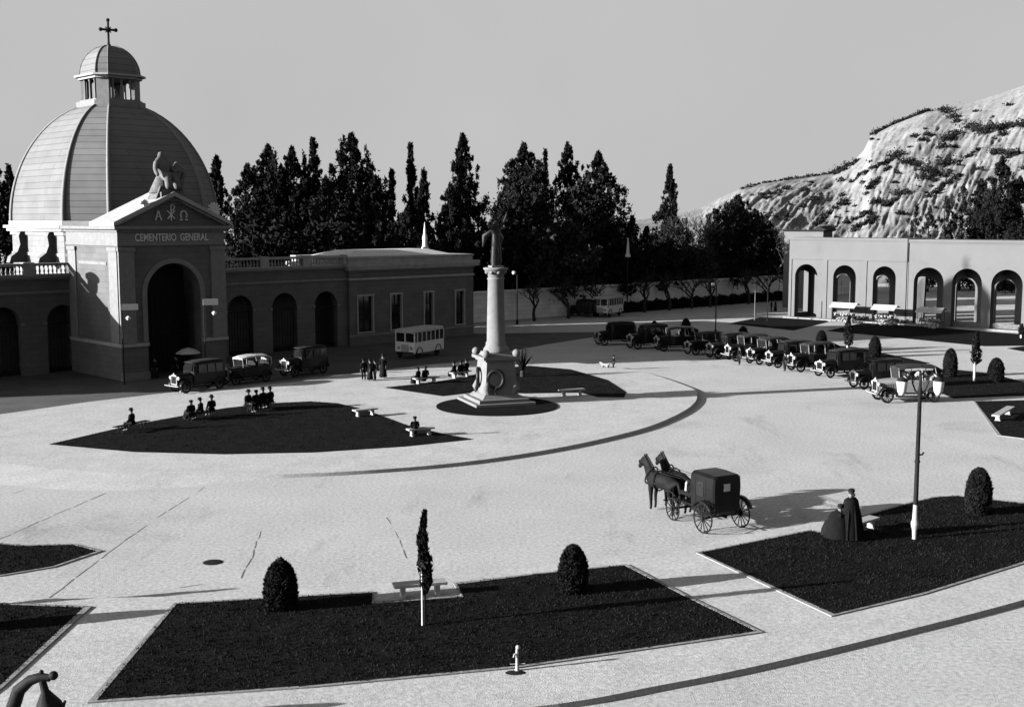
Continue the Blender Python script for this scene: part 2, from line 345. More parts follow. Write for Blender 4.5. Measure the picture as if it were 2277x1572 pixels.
p = MB()
for sgn, ue in ((-1, PU0-.55), (1, PU1+.55)):
    p.slab([(ue, 12.06), (ue, 12.36), (PC, 14.75), (PC, 14.4)], -3.62, .62)
    p.slab([(ue+sgn*-.5, 12.1), (PC, 14.25), (PC, 14.39), (ue+sgn*-.3, 12.16)], -3.3, -2.88)
p.build('raking_cornice', M_trimw, pe)
p = MB()      # Alpha, chi-rho and Omega in relief
def stroke(x0, z0, x1, z1, w=.09):
    d = Vector((x1-x0, z1-z0)).normalized(); q = Vector((-d.y, d.x))*w/2
    p.slab([(x0+q.x, z0+q.y), (x1+q.x, z1+q.y), (x1-q.x, z1-q.y), (x0-q.x, z0-q.y)], -3.0-.01*random.random(), -2.88)
random.seed(3)
zb = 12.5
stroke(PC-1.35, zb, PC-1.1, zb+.75); stroke(PC-.85, zb, PC-1.1, zb+.75); stroke(PC-1.23, zb+.28, PC-.97, zb+.28, .07)
stroke(PC, zb-.05, PC, zb+1.3); stroke(PC-.32, zb+.1, PC+.32, zb+.75); stroke(PC+.32, zb+.1, PC-.32, zb+.75)
for k in range(8):
    a0, a1 = -PI/2+PI*k/8, -PI/2+PI*(k+1)/8; stroke(PC+.04+.26*math.cos(a0), zb+1.02+.25*math.sin(a0), PC+.04+.26*math.cos(a1), zb+1.02+.25*math.sin(a1), .08)
for k in range(12):
    a0, a1 = -.8+(PI+1.6)*k/12, -.8+(PI+1.6)*(k+1)/12; stroke(PC+1.1+.27*math.cos(a0), zb+.42+.33*math.sin(a0), PC+1.1+.27*math.cos(a1), zb+.42+.33*math.sin(a1), .09)
stroke(PC+.74, zb+.04, PC+.98, zb+.04); stroke(PC+1.22, zb+.04, PC+1.46, zb+.04); p.build('carved_monogram', M_white, pe)
for (u, s) in ((PU1-.9, 1.0), (PU0+2.2, .62)):
    base = 12.3+(2.3*(1-abs(u-PC)/5.1)); 
    p = MB(); p.box(u-.35*s, u+.35*s, -3.5, -3.0, base, base+.3*s)
    for k in range(7):
        a = PI*(.08+.84*k/6); p.tube([(u, -3.25, base+.25*s), (u+.32*s*math.cos(a), -3.25, base+.3*s+.4*s*math.sin(a)), (u+.62*s*math.cos(a), -3.27, base+.3*s+.72*s*math.sin(a))], [.05*s, .13*s, .07*s], 6)
    p.build('palmette', M_white, pe)
def lettering(body, width, height, m, parent, loc):
    cu = bpy.data.curves.new('lettering', 'FONT'); cu.body = body; cu.size = 1; cu.extrude = .03; cu.align_x = 'LEFT'; cu.offset = .012
    t = bpy.data.objects.new('lettering', cu); COL.objects.link(t)
    me = bpy.data.meshes.new_from_object(t.evaluated_get(bpy.context.evaluated_depsgraph_get()))
    bpy.data.objects.remove(t)
    xs = [v.co.x for v in me.vertices]; ys = [v.co.y for v in me.vertices]
    kx = width/(max(xs)-min(xs)); ky = height/(max(ys)-min(ys)); x0, y0 = min(xs), min(ys)
    for v in me.vertices: x, y, z = v.co; v.co = ((x-x0)*kx, -z, (y-y0)*ky)
    me.materials.clear(); me.materials.append(m)
    o = bpy.data.objects.new('lettering', me); COL.objects.link(o); o.parent = parent; o.location = loc
    return o
lettering('CEMENTERIO  GENERAL', 6.35, .6, M_white, po, (-23.1, -3.1, 10.86))
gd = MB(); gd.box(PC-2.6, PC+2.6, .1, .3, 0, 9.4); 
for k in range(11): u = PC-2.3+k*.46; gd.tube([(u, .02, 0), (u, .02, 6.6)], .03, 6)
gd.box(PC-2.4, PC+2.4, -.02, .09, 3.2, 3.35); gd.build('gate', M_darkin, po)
# drum and dome (square with cut corners)
DU, DY, W1, W2, CC = -19.4, 7.75, 8.5, 10.3, 2.6
def octa(k=1.0, kx=None): 
    a, b, c = W1/2, W2/2, CC
    pts = [(a, -b-c), (a+c, -b), (a+c, b), (a, b+c), (-a, b+c), (-a-c, b), (-a-c, -b), (-a, -b-c)]
    return [(DU+x*k, DY+y*k) for x, y in pts]
dr = MB(); dr.prism(octa(1), 0, 11.6); dr = dr.build('drum', brickmat('pale_drum_stone', .24, 1.1, .45), gate)
p = MB(); p.prism(octa(1.012), 9.6, 9.85); p.prism(octa(1.02), 11.3, 11.6); p.prism(octa(1.055), 11.6, 11.86); p.prism(octa(1.085), 11.86, 12.1); p.prism(octa(1.03), 12.1, 12.45); p.build('drum_cornice', M_trimw, dr)
xs = DU-W1/2-CC
for yy in (4.6, 10.3):
    prof = [(0, 9.0), (1.5, 9.0), (1.35, 9.5), (.8, 9.9), (.55, 10.5), (.65, 11.2), (.5, 11.55), (0, 11.58)]
    p = MB(); p.slab([(xs-a+.01, z) for a, z in prof], yy-.35, yy+.35); p.build('volute', M_trim, dr)
HD = 10.3; zs = [12.45+9.7*k/22 for k in range(23)]
def dk(z): return math.sqrt(max(0, 1-((z-12.3)/HD)**2))
dm = MB(); rings = [octa(dk(z)) for z in zs]
vs = [(q[0], q[1], z) for rg, z in zip(rings, zs) for q in rg]
dm.add(vs, [(i*8+k, i*8+(k+1) % 8, (i+1)*8+(k+1) % 8, (i+1)*8+k) for i in range(22) for k in range(8)])
dome = dm.build('dome', M_dome, gate)
p = MB()
for k in range(8):
    p.tube([(rg[k][0], rg[k][1], z) for rg, z in zip(rings, zs)], [.1+.1*(1-i/22) for i in range(23)], 6)
p.build('ribs', M_domerib, dome)
ln = MB(); ln.prism(octa(.335), 22.0, 22.45); ln.prism(octa(.30), 22.45, 22.6); lan = ln.build('lantern', M_trim, gate)
p = MB(); o3 = octa(.285)
for a, b in ((0, 1), (2, 3), (4, 5), (6, 7)):
    A, B = Vector(o3[a]), Vector(o3[b]); c = Vector((DU, DY)); m_ = (A+B)/2
    quad = [A, B, B+(c-m_)*.22, A+(c-m_)*.22]; p.prism([tuple(t) for t in quad], 22.6, 24.3)
for a, b in ((7, 0), (1, 2), (3, 4), (5, 6)):
    A, B = Vector(o3[a]), Vector(o3[b]); c = Vector((DU, DY)); m_ = (A+B)/2
    for f in (.18, .5, .82): q = A+(B-A)*f+(c-m_)*.08; p.lathe([(.14, 0), (.14, .1), (.1, .15), (.09, 1.5), (.14, 1.56), (.14, 1.7)], 8, (q.x, q.y, 22.6))
p.build('columns', M_trim, lan)
p = MB(); p.prism(octa(.31), 24.3, 24.5); p.prism(octa(.345), 24.5, 24.66); p.build('lantern_cornice', M_trimw, lan)
p = MB(); zz = [24.66+2.5*k/12 for k in range(13)]; rr = [octa(.29*math.sqrt(max(.001, 1-(k/12.4)**2))) for k in range(13)]
p.add([(q[0], q[1], z) for rg, z in zip(rr, zz) for q in rg], [(i*8+k, i*8+(k+1) % 8, (i+1)*8+(k+1) % 8, (i+1)*8+k) for i in range(12) for k in range(8)]); p.add([(q[0], q[1], zz[-1]) for q in rr[-1]], [tuple(range(8))])
for k in range(8): p.tube([(rg[k][0], rg[k][1], z) for rg, z in zip(rr, zz)], .07, 5)
p.build('cupola', M_dome, lan)
p = MB(); c = (DU, DY); zc = 28.55
p.lathe([(.35, 0), (.2, .2), (.1, .35), (.085, .9)], 10, (c[0], c[1], 27.05))
p.tube([(c[0], c[1], 27.8), (c[0], c[1], 29.3)], .1, 8)
# the cross bar is turned a little towards the plaza
ca, sa = math.cos(.3), math.sin(.3)
p.tube([(c[0]-.62*ca, c[1]+.62*sa, zc), (c[0]+.62*ca, c[1]-.62*sa, zc)], .1, 8)
for s in (-1, 1): p.ball((c[0]+s*.62*ca, c[1]-s*.62*sa, zc), .17, 8, 6)
p.ball((c[0], c[1], 29.35), .16, 8, 6); p.ball((c[0], c[1], zc), .2, 8, 6)
for k in range(4):
    a = PI/4+k*PI/2; p.tube([(c[0]+.12*ca*math.cos(a), c[1]-.12*sa*math.cos(a), zc+.12*math.sin(a)), (c[0]+.34*ca*math.cos(a), c[1]-.34*sa*math.cos(a), zc+.34*math.sin(a))], [.08, .03], 6)
p.build('cross', M_iron, lan)
# wings and end pavilions, mirrored about the portal
def balustrade(u0, u1, parent):
    p = MB(); p.box(u0, u1, -.05, .4, 8.3, 8.42); p.box(u0, u1, -.08, .43, 9.05, 9.25)
    nb = max(1, round((u1-u0)/4.6)); L = (u1-u0)/nb
    for k in range(nb+1):
        u = u0+k*L; a, b = max(u0, u-.42), min(u1, u+.42); p.box(a, b, -.12, .47, 8.3, 9.32)
    for k in range(nb):
        s = u0+k*L+.6; e = u0+(k+1)*L-.6; m_ = int((e-s)/.3)
        for i in range(m_+1):
            p.lathe([(.09, 0), (.06, .06), (.1, .22), (.05, .45), (.085, .63)], 8, (s+(e-s)*i/m_, .17, 8.42))
    return p.build('balustrade', M_trimw, parent)
def wing(mir):
    U = (lambda u: u) if not mir else (lambda u: 2*PC-u)
    def rng(a, b): a, b = U(a), U(b); return (min(a, b), max(a, b))
    a, b = rng(-18.5, -.6)
    ops = [(c-w/2, c+w/2) for c, w in ((-12.05, 2.5), (-7.5, 2.6), (-3.0, 2.5))]
    ops = sorted([rng(*o) for o in ops])
    w = MB(); w.slab(arch_outline(a, b, 8.0, [(x, y, 4.75, (y-x)/2) for x, y in ops]), 0, .8)
    w.box(a, b, 3.6, 4.0, 0, 8.0); w.box(a, b, .8, 3.6, 7.2, 7.5)
    wo_ = w.build('wing_wall', M_stone, gate)
    p = MB(); p.box(a, b, -.12, .8, 6.95, 7.15); p.box(a, b, -.1, .8, 7.95, 8.1); p.box(a, b, -.4, .85, 8.1, 8.3)
    for x, y in ops: p.box(x-.28, x, -.08, .02, 4.55, 4.75); p.box(y, y+.28, -.08, .02, 4.55, 4.75)
    p.build('wing_cornice', M_trim, wo_)
    balustrade(a, b, wo_)
    for x, y in ops:
        g = MB(); g.box(x, y, .55, .62, 0, 1.1)
        for k in range(9): g.tube([(x+.1+k*(y-x-.2)/8, .5, 0), (x+.1+k*(y-x-.2)/8, .5, 4.6)], .022, 5)
        g.box(x, y, .47, .53, 4.5, 4.6); g.build('grille', M_iron, wo_)
    # pavilion
    a, b = rng(-.6, 15.14); d0 = -.35
    wins = sorted([rng(*q) for q in ((.25, 2.2), (4.2, 5.72), (8.42, 9.75), (12.55, 13.92))])
    w = MB(); xs_ = [a]+[t for q in wins for t in q]+[b]
    for k in range(0, len(xs_), 2): w.box(xs_[k], xs_[k+1], d0, .5, 1.95, 5.5)
    w.box(a, b, d0, 9, 0, 1.95); w.box(a, b, d0, 9, 5.5, 8.45); w.box(a, a+.5, .5, 9, 1.95, 5.5); w.box(b-.5, b, .5, 9, 1.95, 5.5); w.box(a+.5, b-.5, 8.5, 9, 1.95, 5.5)
    pv = w.build('pavilion_wall', M_stone, gate)
    p = MB(); p.box(a-.06, b+.06, d0-.12, 9.1, 6.9, 7.1); p.box(a-.1, b+.1, d0-.1, 9.1, 7.75, 7.9); p.box(a-.35, b+.35, d0-.45, 9.3, 7.9, 8.15); p.box(a-.45, b+.45, d0-.55, 9.4, 8.15, 8.48)
    p.box(a, b, d0+.1, 9, 8.48, 8.9); p.box(a-.1, b+.1, d0, 9.1, 8.9, 9.08); p.build('pavilion_cornice', M_trimw, pv)  # paler than the wall to paint in sun on the cornice edges
    p = MB(); p.box(a-.03, b+.03, d0-.08, d0+.001, 1.6, 1.8); p.build('sill_course', M_trim, pv)
    for x, y in wins:
        f = MB(); f.box(x-.02, x+.12, d0-.09, d0+.2, 1.95, 5.5); f.box(y-.12, y+.02, d0-.09, d0+.2, 1.95, 5.5); f.box(x-.06, y+.06, d0-.12, d0+.2, 5.38, 5.55); f.box(x-.06, y+.06, d0-.14, d0+.2, 1.88, 2.0)
        fr = f.build('window', M_trimw, gate)
        g = MB(); g.box(x+.12, y-.12, d0+.25, d0+.3, 2.0, 5.38); g.build('pane', M_glass, fr)
        g = MB(); m_ = (x+y)/2; g.box(m_-.035, m_+.035, d0+.2, d0+.249, 2.0, 5.38)
        for z in (3.1, 4.3): g.box(x+.12, y-.12, d0+.21, d0+.248, z-.03, z+.03)
        g.build('glazing_bars', M_darkin, fr)
    r = MB(); r.add([(a+.8, .6, 8.9), (b-.8, .6, 8.9), (b-.8, 8.5, 8.9), (a+.8, 8.5, 8.9), (a+3.2, 3.2, 9.6), (b-3.2, 3.2, 9.6), (b-3.2, 6, 9.6), (a+3.2, 6, 9.6)],
          [(0, 1, 5, 4), (1, 2, 6, 5), (2, 3, 7, 6), (3, 0, 4, 7), (4, 5, 6, 7)]); r.build('roof', M_white, gate)
wing(False); wing(True)
rf = MB(); rf.box(-18.5, -.6, .8, 9, 7.51, 7.9); rf.box(2*PC+.6, PU0-.01, .8, 3.99, 7.51, 7.9); rf.build('flat_roof', M_weath, gate)
OW = G(785, 768); dW = OW-OB; kW = OW.y/OB.y     # wings, drum and dome stand further back than the portal and are a little larger
for o in gate.children:
    if o is not po and o is not pe: o.location = (dW.dot(bus_d), dW.dot(bin_d), CAMH*(1-kW)); o.scale = (kW,)*3
# ------------------------------------------------------------------ arcade building
AB = G(1735, 705); AZB = math.atan2(-math.sin(math.radians(42)), math.cos(math.radians(42)))
arcd = empty('arcade_building', AB, AZB, 'long pale plastered arcade of round arches below the bare hill', 'arcade')
S1 = [(1.97, 5.1), (7.26, 10.3), (12.52, 15.43)]; S2 = [(17.73, 21.33), (22.33, 25.78), (26.84, 30.32), (31.4, 34.9), (36, 39.5), (40.6, 44.1)]
w = MB(); w.slab(arch_outline(1.15, 17.0, 9.9, [(a, b, 6.95-(b-a)/2, (b-a)/2) for a, b in S1]), 0, 1.0)
BD = 4.7
_da = Vector((math.cos(AZB), math.sin(AZB), 0)); _dn = Vector((-math.sin(AZB), math.cos(AZB), 0))
def back_op(a, b):
    c = AB+_da*((a+b)/2); v = Vector((c.x, c.y, 0)); q = v.dot(_da)/v.dot(_dn)*BD
    x0, x1 = a+.4+q, b-.75+q; return (x0, x1, 5.6-(x1-x0)/2, (x1-x0)/2)
w.box(1.15, 1.8, 1, BD, 6.0, 9.9); w.box(1.15, 1.8, 1, BD, 0, .6); w.box(1.15, 1.8, 3.9, BD, .6, 6.0); w.slab(arch_outline(1.15, 17, 9.9, [back_op(a, b) for a, b in S1[1:]]), BD, 5.2); w.box(1.8, 17, 1, 4.7, 7.3, 7.7)
w.slab(arch_outline(17.0, 46, 9.8, [(a, b, 6.95-(b-a)/2, (b-a)/2) for a, b in S2]), -.12, 1.0)
w.slab(arch_outline(17, 46, 9.8, [back_op(a, b) for a, b in S2]), BD, 5.2); w.box(17, 46, 1, 4.7, 7.2, 7.6); w.box(45.3, 46, 1, 4.7, 0, 7.2); aw = w.build('arcade_wall', M_arc, arcd)
p = MB(); p.box(1.1, 16.99, -.06, 5.3, 9.9, 10.03); p.box(1.05, 17.02, -.14, 5.3, 10.03, 10.3); p.box(17.02, 46.1, -.2, 5.3, 9.8, 9.95); p.box(17.03, 46.1, -.3, 5.3, 9.95, 10.22); p.build('parapet', M_arc, aw)
p = MB()
for a, b in ((1.15, 1.5), (6.2, 6.46), (11.5, 11.72)): p.box(a, b, -.1, -.002, 0, 7.55)
p.box(1.15, 16.9, -.1, -.002, 7.55, 9.89); 
for a, b in ((5.95, 6.2), (11.25, 11.5)): p.box(a, b, -.1, -.002, 0, 7.55)
p.build('panel_frames', M_arc, aw)
p = MB(); p.box(1.0, 46, -1.2, -.13, 0, .18); p.build('step', M_kerb, aw)
p = MB()
for a, b in S2: p.box(a, b, .3, .42, .18, .75)
p.build('parapet_screen', M_weath, aw)
p = MB(); p.tube([(16.9, -.28, .1), (16.9, -.28, 10.3)], .06, 6); p.tube([(16.9, -.28, 10.3), (16.9, -.1, 12.8)], .04, 6); p.build('drainpipe', M_iron, aw)
hb = AT(1765, 512, 168)
hut = empty('hillside_house', (hb.x, hb.y, 0), AZB, 'dark low roofed house showing above the left end of the arcade', 'house')
p = MB(); p.box(-1.5, 4.6, 0, 2.8, 0, 11.0); p.build('wall', M_arc, hut)
p = MB(); p.box(-4.4, 4.9, -.4, 3.2, 11.0, 11.14); p.slab([(3.0, 11.14), (5.3, 11.14), (4.1, 11.7)], -.4, 3.2); p.build('roof', M_slate, hut)
# ------------------------------------------------------------------ cemetery wall
wa, wb = G(1052, 718), G(1765, 663); e1 = (wb-wa).normalized()
def wall_pt(px, d=0):      # point d metres in front of the wall, at the photo column px
    v = ray(px, 700); k = v.x/v.y; t = (k*wa.y-wa.x)/(e1.x-k*e1.y); P = wa+e1*t
    return P+Vector((e1.y, -e1.x, 0))*d
wl_ = empty('cemetery_wall', wa, math.atan2(e1.y, e1.x), 'long whitewashed cemetery wall behind the row of bare street trees', 'wall')
L = (wb-wa).length
p = MB(); p.box(-3, L+25, 0, .45, 0, 3.6); 
for k in range(int((L+26)/6)): p.box(-2+k*6, -1.5+k*6, -.1, -.002, 0, 3.6)
p.build('masonry', M_wallw, wl_)
p = MB(); p.box(-3.1, L+25.1, -.18, .6, 3.6, 3.8); p.build('coping', M_wallw, wl_)
mb = MB(); q = Vector((-e1.y, e1.x, 0)); q0 = q*.6
mb.prism([tuple((wa-e1*200+q0)[:2]), tuple((wb+e1*12+q0)[:2]), tuple((wb+e1*12+q*200)[:2]), tuple((wa-e1*200+q*300)[:2])], -.1, .02)
struct(mb.build('cemetery_ground', M_earth))
# ------------------------------------------------------------------ hill
rng = np.random.default_rng(7)
PROF = [(1150, 520), (1400, 492), (1500, 478), (1560, 462), (1600, 440), (1650, 418), (1700, 405), (1760, 397), (1850, 384), (1890, 362), (1915, 335), (1932, 298), (1985, 272), (2050, 246), (2100, 240), (2150, 226), (2200, 212), (2277, 184), (2400, 150), (2600, 140), (2900, 170), (3400, 260)]
PX = np.array([p[0] for p in PROF], float); PY = np.array([p[1] for p in PROF], float)
_hx = np.concatenate([np.linspace(1150, 1540, 20), np.linspace(1552, 2340, 310), np.linspace(2360, 3400, 40)])
NS, NT = len(_hx)-1, 150
def hill_foot(px): return 212+.02*(px-1150)
def hill_ridge(px): return 430+60*math.sin(px/260)
_ph = rng.uniform(0, 6.28, 12)
from mathutils import noise as _nz
def hill_noise(px, t):
    x = px/40.0-9*t          # gullies run obliquely down the slope
    fr = _nz.fractal(Vector((px/28.0-5*t, t*9, 3.1)), .9, 2.1, 6)+.8*_nz.fractal(Vector((px/9.0-14*t, t*16, 7.7)), .8, 2.0, 4)
    return .3*fr+.24*_nz.fractal(Vector((px/6.0-48*t, t*14, 1.7)), .7, 2.1, 4)+.36*(-abs(math.sin(x*1.9+_ph[5]+fr))*.8-abs(math.sin(x*4.3+_ph[6]+4*t+fr))*.5+.35*math.sin(31*t+px/31)+.25*math.sin(53*t-px/19+_ph[7])+math.sin(x*1.1+_ph[0])*.5+math.sin(x*2.7+_ph[1]+3*t)*.3+math.sin(x*5.3+_ph[2])*.25+math.sin(x*9.1+_ph[3]+9*t)*.14+math.sin(17*t+px/90+_ph[4])*.3)
def hill_pt(px, t):
    yr = float(np.interp(px, PX, PY)); Yf, Yr = hill_foot(px), hill_ridge(px)
    top = AT(px, yr, Yr).z
    tt = min(t, 1); Y = Yf+(Yr-Yf)*t
    prof = .55*tt**1.25+.45*(tt*tt*(3-2*tt))
    z = top*prof if t <= 1 else top*(1-(t-1)*1.2)
    w = math.sin(min(1, t)*PI)**.7 if t < 1 else 0
    z += hill_noise(px, t)*w*1.35
    d = ray(px, 490); return Vector((d.x/d.y*Y, Y, z-.5*(1 if t < .01 else 0)))
mb = MB(); vs = []; fs = []
for i in range(NS+1):
    px = float(_hx[i])
    for j in range(NT+1): vs.append(hill_pt(px, 1.4*j/NT))
for i in range(NS):
    for j in range(NT): a = i*(NT+1)+j; fs.append((a, a+NT+1, a+NT+2, a+1))
mb.add(vs, fs, True)
M_hill = mat('bare_hillside', .24, .22, .07, 1, 1, fine=.6, bscale=1.1, spec=.05, stain=.5)
struct(mb.build('hill', M_hill))
def leaf_mesh(name, C, size, m, parent=None, up=0.0, rg=rng):
    C = np.asarray(C, float); N = len(C)
    a = rg.normal(size=(N, 3)); a /= np.linalg.norm(a, axis=1)[:, None]
    b = rg.normal(size=(N, 3)); b -= (a*b).sum(1)[:, None]*a; b /= np.linalg.norm(b, axis=1)[:, None]
    if up: a[:, 2] = np.abs(a[:, 2])+up; a /= np.linalg.norm(a, axis=1)[:, None]
    s = (size*rg.uniform(.6, 1.4, N))[:, None]
    V = np.stack([C-b*s*.45, C+b*s*.45, C+a*s], 1).reshape(-1, 3)
    me = bpy.data.meshes.new(name); me.from_pydata(V.tolist(), [], np.arange(3*N).reshape(-1, 3).tolist()); me.materials.append(m)
    o = bpy.data.objects.new(name, me); COL.objects.link(o)
    if parent: o.parent = parent
    return o
# scrub on the slope: ground cover of bushes, in clumps and lines
def hill_at(px, py):
    best = None
    for t in np.linspace(.1, 1.0, 140):
        P = hill_pt(px, float(t)); w = P-Vector((0, 0, CAMH)); y = 786-FPX*w.dot(_U)/w.dot(_F)
        if best is None or abs(y-py) < best[0]: best = (abs(y-py), P)
    return best[1]
clumps = []
def clump(x, y, r, n=1, sx=0, sy=0):
    for _ in range(n): clumps.append((hill_at(x+rng.uniform(-sx, sx), y+rng.uniform(-sy, sy)), r*rng.uniform(.7, 1.3)))
for x, y, r in ((2150, 283, 2.2), (2165, 290, 2.6), (2180, 297, 2.2), (2195, 287, 2.4), (2210, 291, 2.2), (2225, 286, 2), (2240, 283, 1.8), (2262, 281, 2.0), (2225, 302, 1.6), (2098, 252, 2), (2110, 262, 2), (2118, 272, 1.8), (2085, 246, 1.6),
                (2098, 314, 2.2), (2112, 308, 2), (2122, 300, 1.6), (2088, 330, 1.6), (2056, 382, 2.4), (2072, 389, 2.2), (2097, 370, 2.6), (2105, 366, 2.2), (2050, 398, 1.8), (1982, 352, 1.8), (1995, 345, 1.6), (2008, 364, 1.8), (2018, 366, 1.8), (2035, 369, 1.6), (1998, 436, 1.8), (2008, 431, 1.4),
                (1880, 458, 1.2), (1945, 455, 1.3), (1955, 450, 1.2), (1925, 478, 1), (2002, 475, 1.2), (2205, 340, 2.2), (2215, 342, 1.6), (2240, 349, 2), (2250, 347, 1.6), (1858, 388, 2.2), (1870, 382, 2), (1885, 372, 2), (1900, 362, 1.8), (1790, 426, 1), (2060, 305, 1.2), (2045, 312, 1), (2030, 305, 1)): clump(x, y, r, 2, 4, 2)
for k in range(24): x = 1935+k*5.2; clump(x, np.interp(x, PX, PY)+3, 1.1)
for k in range(20): x = 1650+k*12; clump(x, np.interp(x, PX, PY)+2, .8)
for k in range(110): x = rng.uniform(1620, 2600); y = rng.uniform(np.interp(x, PX, PY)+6, 500); clump(x, y, rng.uniform(.35, 1.0))
for (x0, y0, x1, y1, n) in ((1830, 520, 2010, 440, 26), (1900, 512, 1950, 485, 18), (1890, 402, 1990, 350, 26), (1810, 500, 1870, 455, 16), (1930, 420, 1975, 372, 18), (2060, 440, 2150, 375, 22), (1770, 470, 1830, 425, 10), (2080, 410, 2160, 340, 14), (1700, 440, 1750, 415, 9)):
    for k in range(n): f = rng.random(); clump(x0+(x1-x0)*f, y0+(y1-y0)*f+rng.uniform(-3, 3), .7)
C = []
for P, r in clumps:
    n = int(60*r+20); q = rng.normal(size=(n, 3))*[r*.62, r*.62, r*.32]; C.append(q+np.array([P.x, P.y, P.z+r*.3]))
o = leaf_mesh('scrub', np.concatenate(C), .6, M_scrub)
tag(o, 'dark low scrub scattered in clumps over the pale hillside', 'scrub', kind='stuff')
# ------------------------------------------------------------------ trees
def conifer(name, x, top, hw, Y, label, group, m=None, p=.8, lump=.35, seed=0, leaf=.36, nb=None, group_spires=None, open_=0, dens=1.25):
    rg = np.random.default_rng(seed+100); m = m or M_leaf
    b = AT(x, 490, Y); h = AT(x, top, Y).z; R = hw*(1.75 if p < .65 else 1.55)*Y/FPX
    t = empty(name, (b.x, b.y, 0), rg.uniform(0, 6), label, 'tree', group)
    mb = MB(); k = 5; lean = rg.normal(size=2)*.15
    mb.tube([(0, 0, -.2), (lean[0]*.3, lean[1]*.3, h*.4), (lean[0], lean[1], h*.93)], [.03*h*.5+.1, .02*h*.5+.06, .03], 7)
    for i in range(14):
        z = h*(.2+.65*i/14); a = i*2.4; r = R*.7*(1-z/h)**.7; mb.tube([(0, 0, z), (r*.6*math.cos(a), r*.6*math.sin(a), z+.25*r), (r*math.cos(a), r*math.sin(a), z+.7*r)], [.07, .05, .02], 5)
    mb.build('trunk', M_bark, t)
    nb = nb or int((60+R*h*1.6)*dens); C = []
    for i in range(nb):
        f = 1-rg.random()**1.1*.98; f = i/nb if rg.random() < .75 else f
        z = h*(.06+.94*f); rad = R*max(.02, (1-f)**max(p, .3+.55*max(0, f-.68)/.32))*(1+lump*rg.normal()*.6); a = rg.uniform(0, 2*PI)
        rr = rad*math.sqrt(rg.uniform(.12, 1)); br = max(.17, R*.15*(1.08-f))
        if rg.random() < .12: rr *= 1.3; br *= .7
        n = int(30+75*br)
        q = rg.normal(size=(n, 3))*[br*.55, br*.55, br*1.0]; q[:, 2] += np.abs(rg.normal(size=n))*br*.6
        q += [rr*math.cos(a), rr*math.sin(a), z-br*.6]; C.append(q)
    for (dx, hh) in (group_spires or []):        # secondary leaders
        for i in range(10):
            f = i/10; q = rg.normal(size=(30, 3))*[.28*(1.15-f), .28*(1.15-f), .45]; q += [dx*R, rg.normal()*.3, h*hh*(.75+.25*f)]; C.append(q)
    q = rg.normal(size=(60, 3))*[.1, .1, .5]; q += [0, 0, h-.8]; C.append(q)
    C = np.concatenate(C); C[:, 0] += lean[0]*C[:, 2]/h; C = C[C[:, 2] < h+.4]
    leaf_mesh('crown', C, leaf, m, t, .5, rg); return t
def broad(name, x, top, hw, Y, label, group, m=None, seed=0, leaf=.5, low=.12, dens=1.0):
    rg = np.random.default_rng(seed+500); m = m or M_leaf2
    b = AT(x, 490, Y); h = AT(x, top, Y).z; R = hw*Y/FPX
    t = empty(name, (b.x, b.y, 0), rg.uniform(0, 6), label, 'tree', group)
    mb = MB(); mb.tube([(0, 0, -.2), (.1, 0, h*.25), (.2, .1, h*.5)], [.4, .3, .2], 8)
    for i in range(9):
        a = i*2.4; r = R*rg.uniform(.5, .85); z = h*rg.uniform(.2, .4); mb.tube([(.1, 0, z), (r*.5*math.cos(a), r*.5*math.sin(a), z+h*.2), (r*math.cos(a), r*math.sin(a), min(h*.92, z+h*rg.uniform(.3, .5)))], [.16, .1, .04], 6)
    mb.build('trunk', M_bark, t); C = []
    for i in range(int((70+R*h*1.1)*dens)):
        d = rg.normal(size=3); d /= np.linalg.norm(d); s = rg.uniform(.25, 1)**.5*(1+.14*rg.normal())
        c = np.array([d[0]*R*s, d[1]*R*s, h*(low+(1-low)*(.5+.48*d[2]*s))]); br = R*.16+.2
        n = int(30+40*br); C.append(rg.normal(size=(n, 3))*[br*.6, br*.6, br*.55]+c)
    leaf_mesh('crown', np.concatenate(C), leaf, m, t, 0, rg); return t
def bare_tree(name, h, spread, m, seed, nl=4, pollard=False):
    rg = random.Random(seed); mb = MB(); tw = MB()
    def grow(p, d, l, r, lev):
        q = p+d*l*.5+Vector((rg.uniform(-1, 1), rg.uniform(-1, 1), 0))*l*.06; e = p+d*l
        (mb if lev > 1 else tw).tube([p, q, e], [r, r*.85, r*.65], 6 if lev > 1 else 4, False)
        if lev == 0: return
        for k in range(rg.choice((3, 4)) if lev < nl else 4):
            a = rg.uniform(0, 2*PI); v = Vector((math.cos(a), math.sin(a), rg.uniform(.1, .7)*(1.2 if lev < 3 else .8)))
            nd = (d*.75+v.normalized()*spread).normalized(); grow(e if k < 2 else p+d*l*rg.uniform(.6, .95), nd, l*rg.uniform(.62, .8), r*.58, lev-1)
    grow(Vector((0, 0, -.1)), Vector((0, 0, 1)), h*.36, h*(.04 if pollard else .022), nl)
    return mb, tw
TG = 'dark evergreen trees behind the cemetery gatehouse'
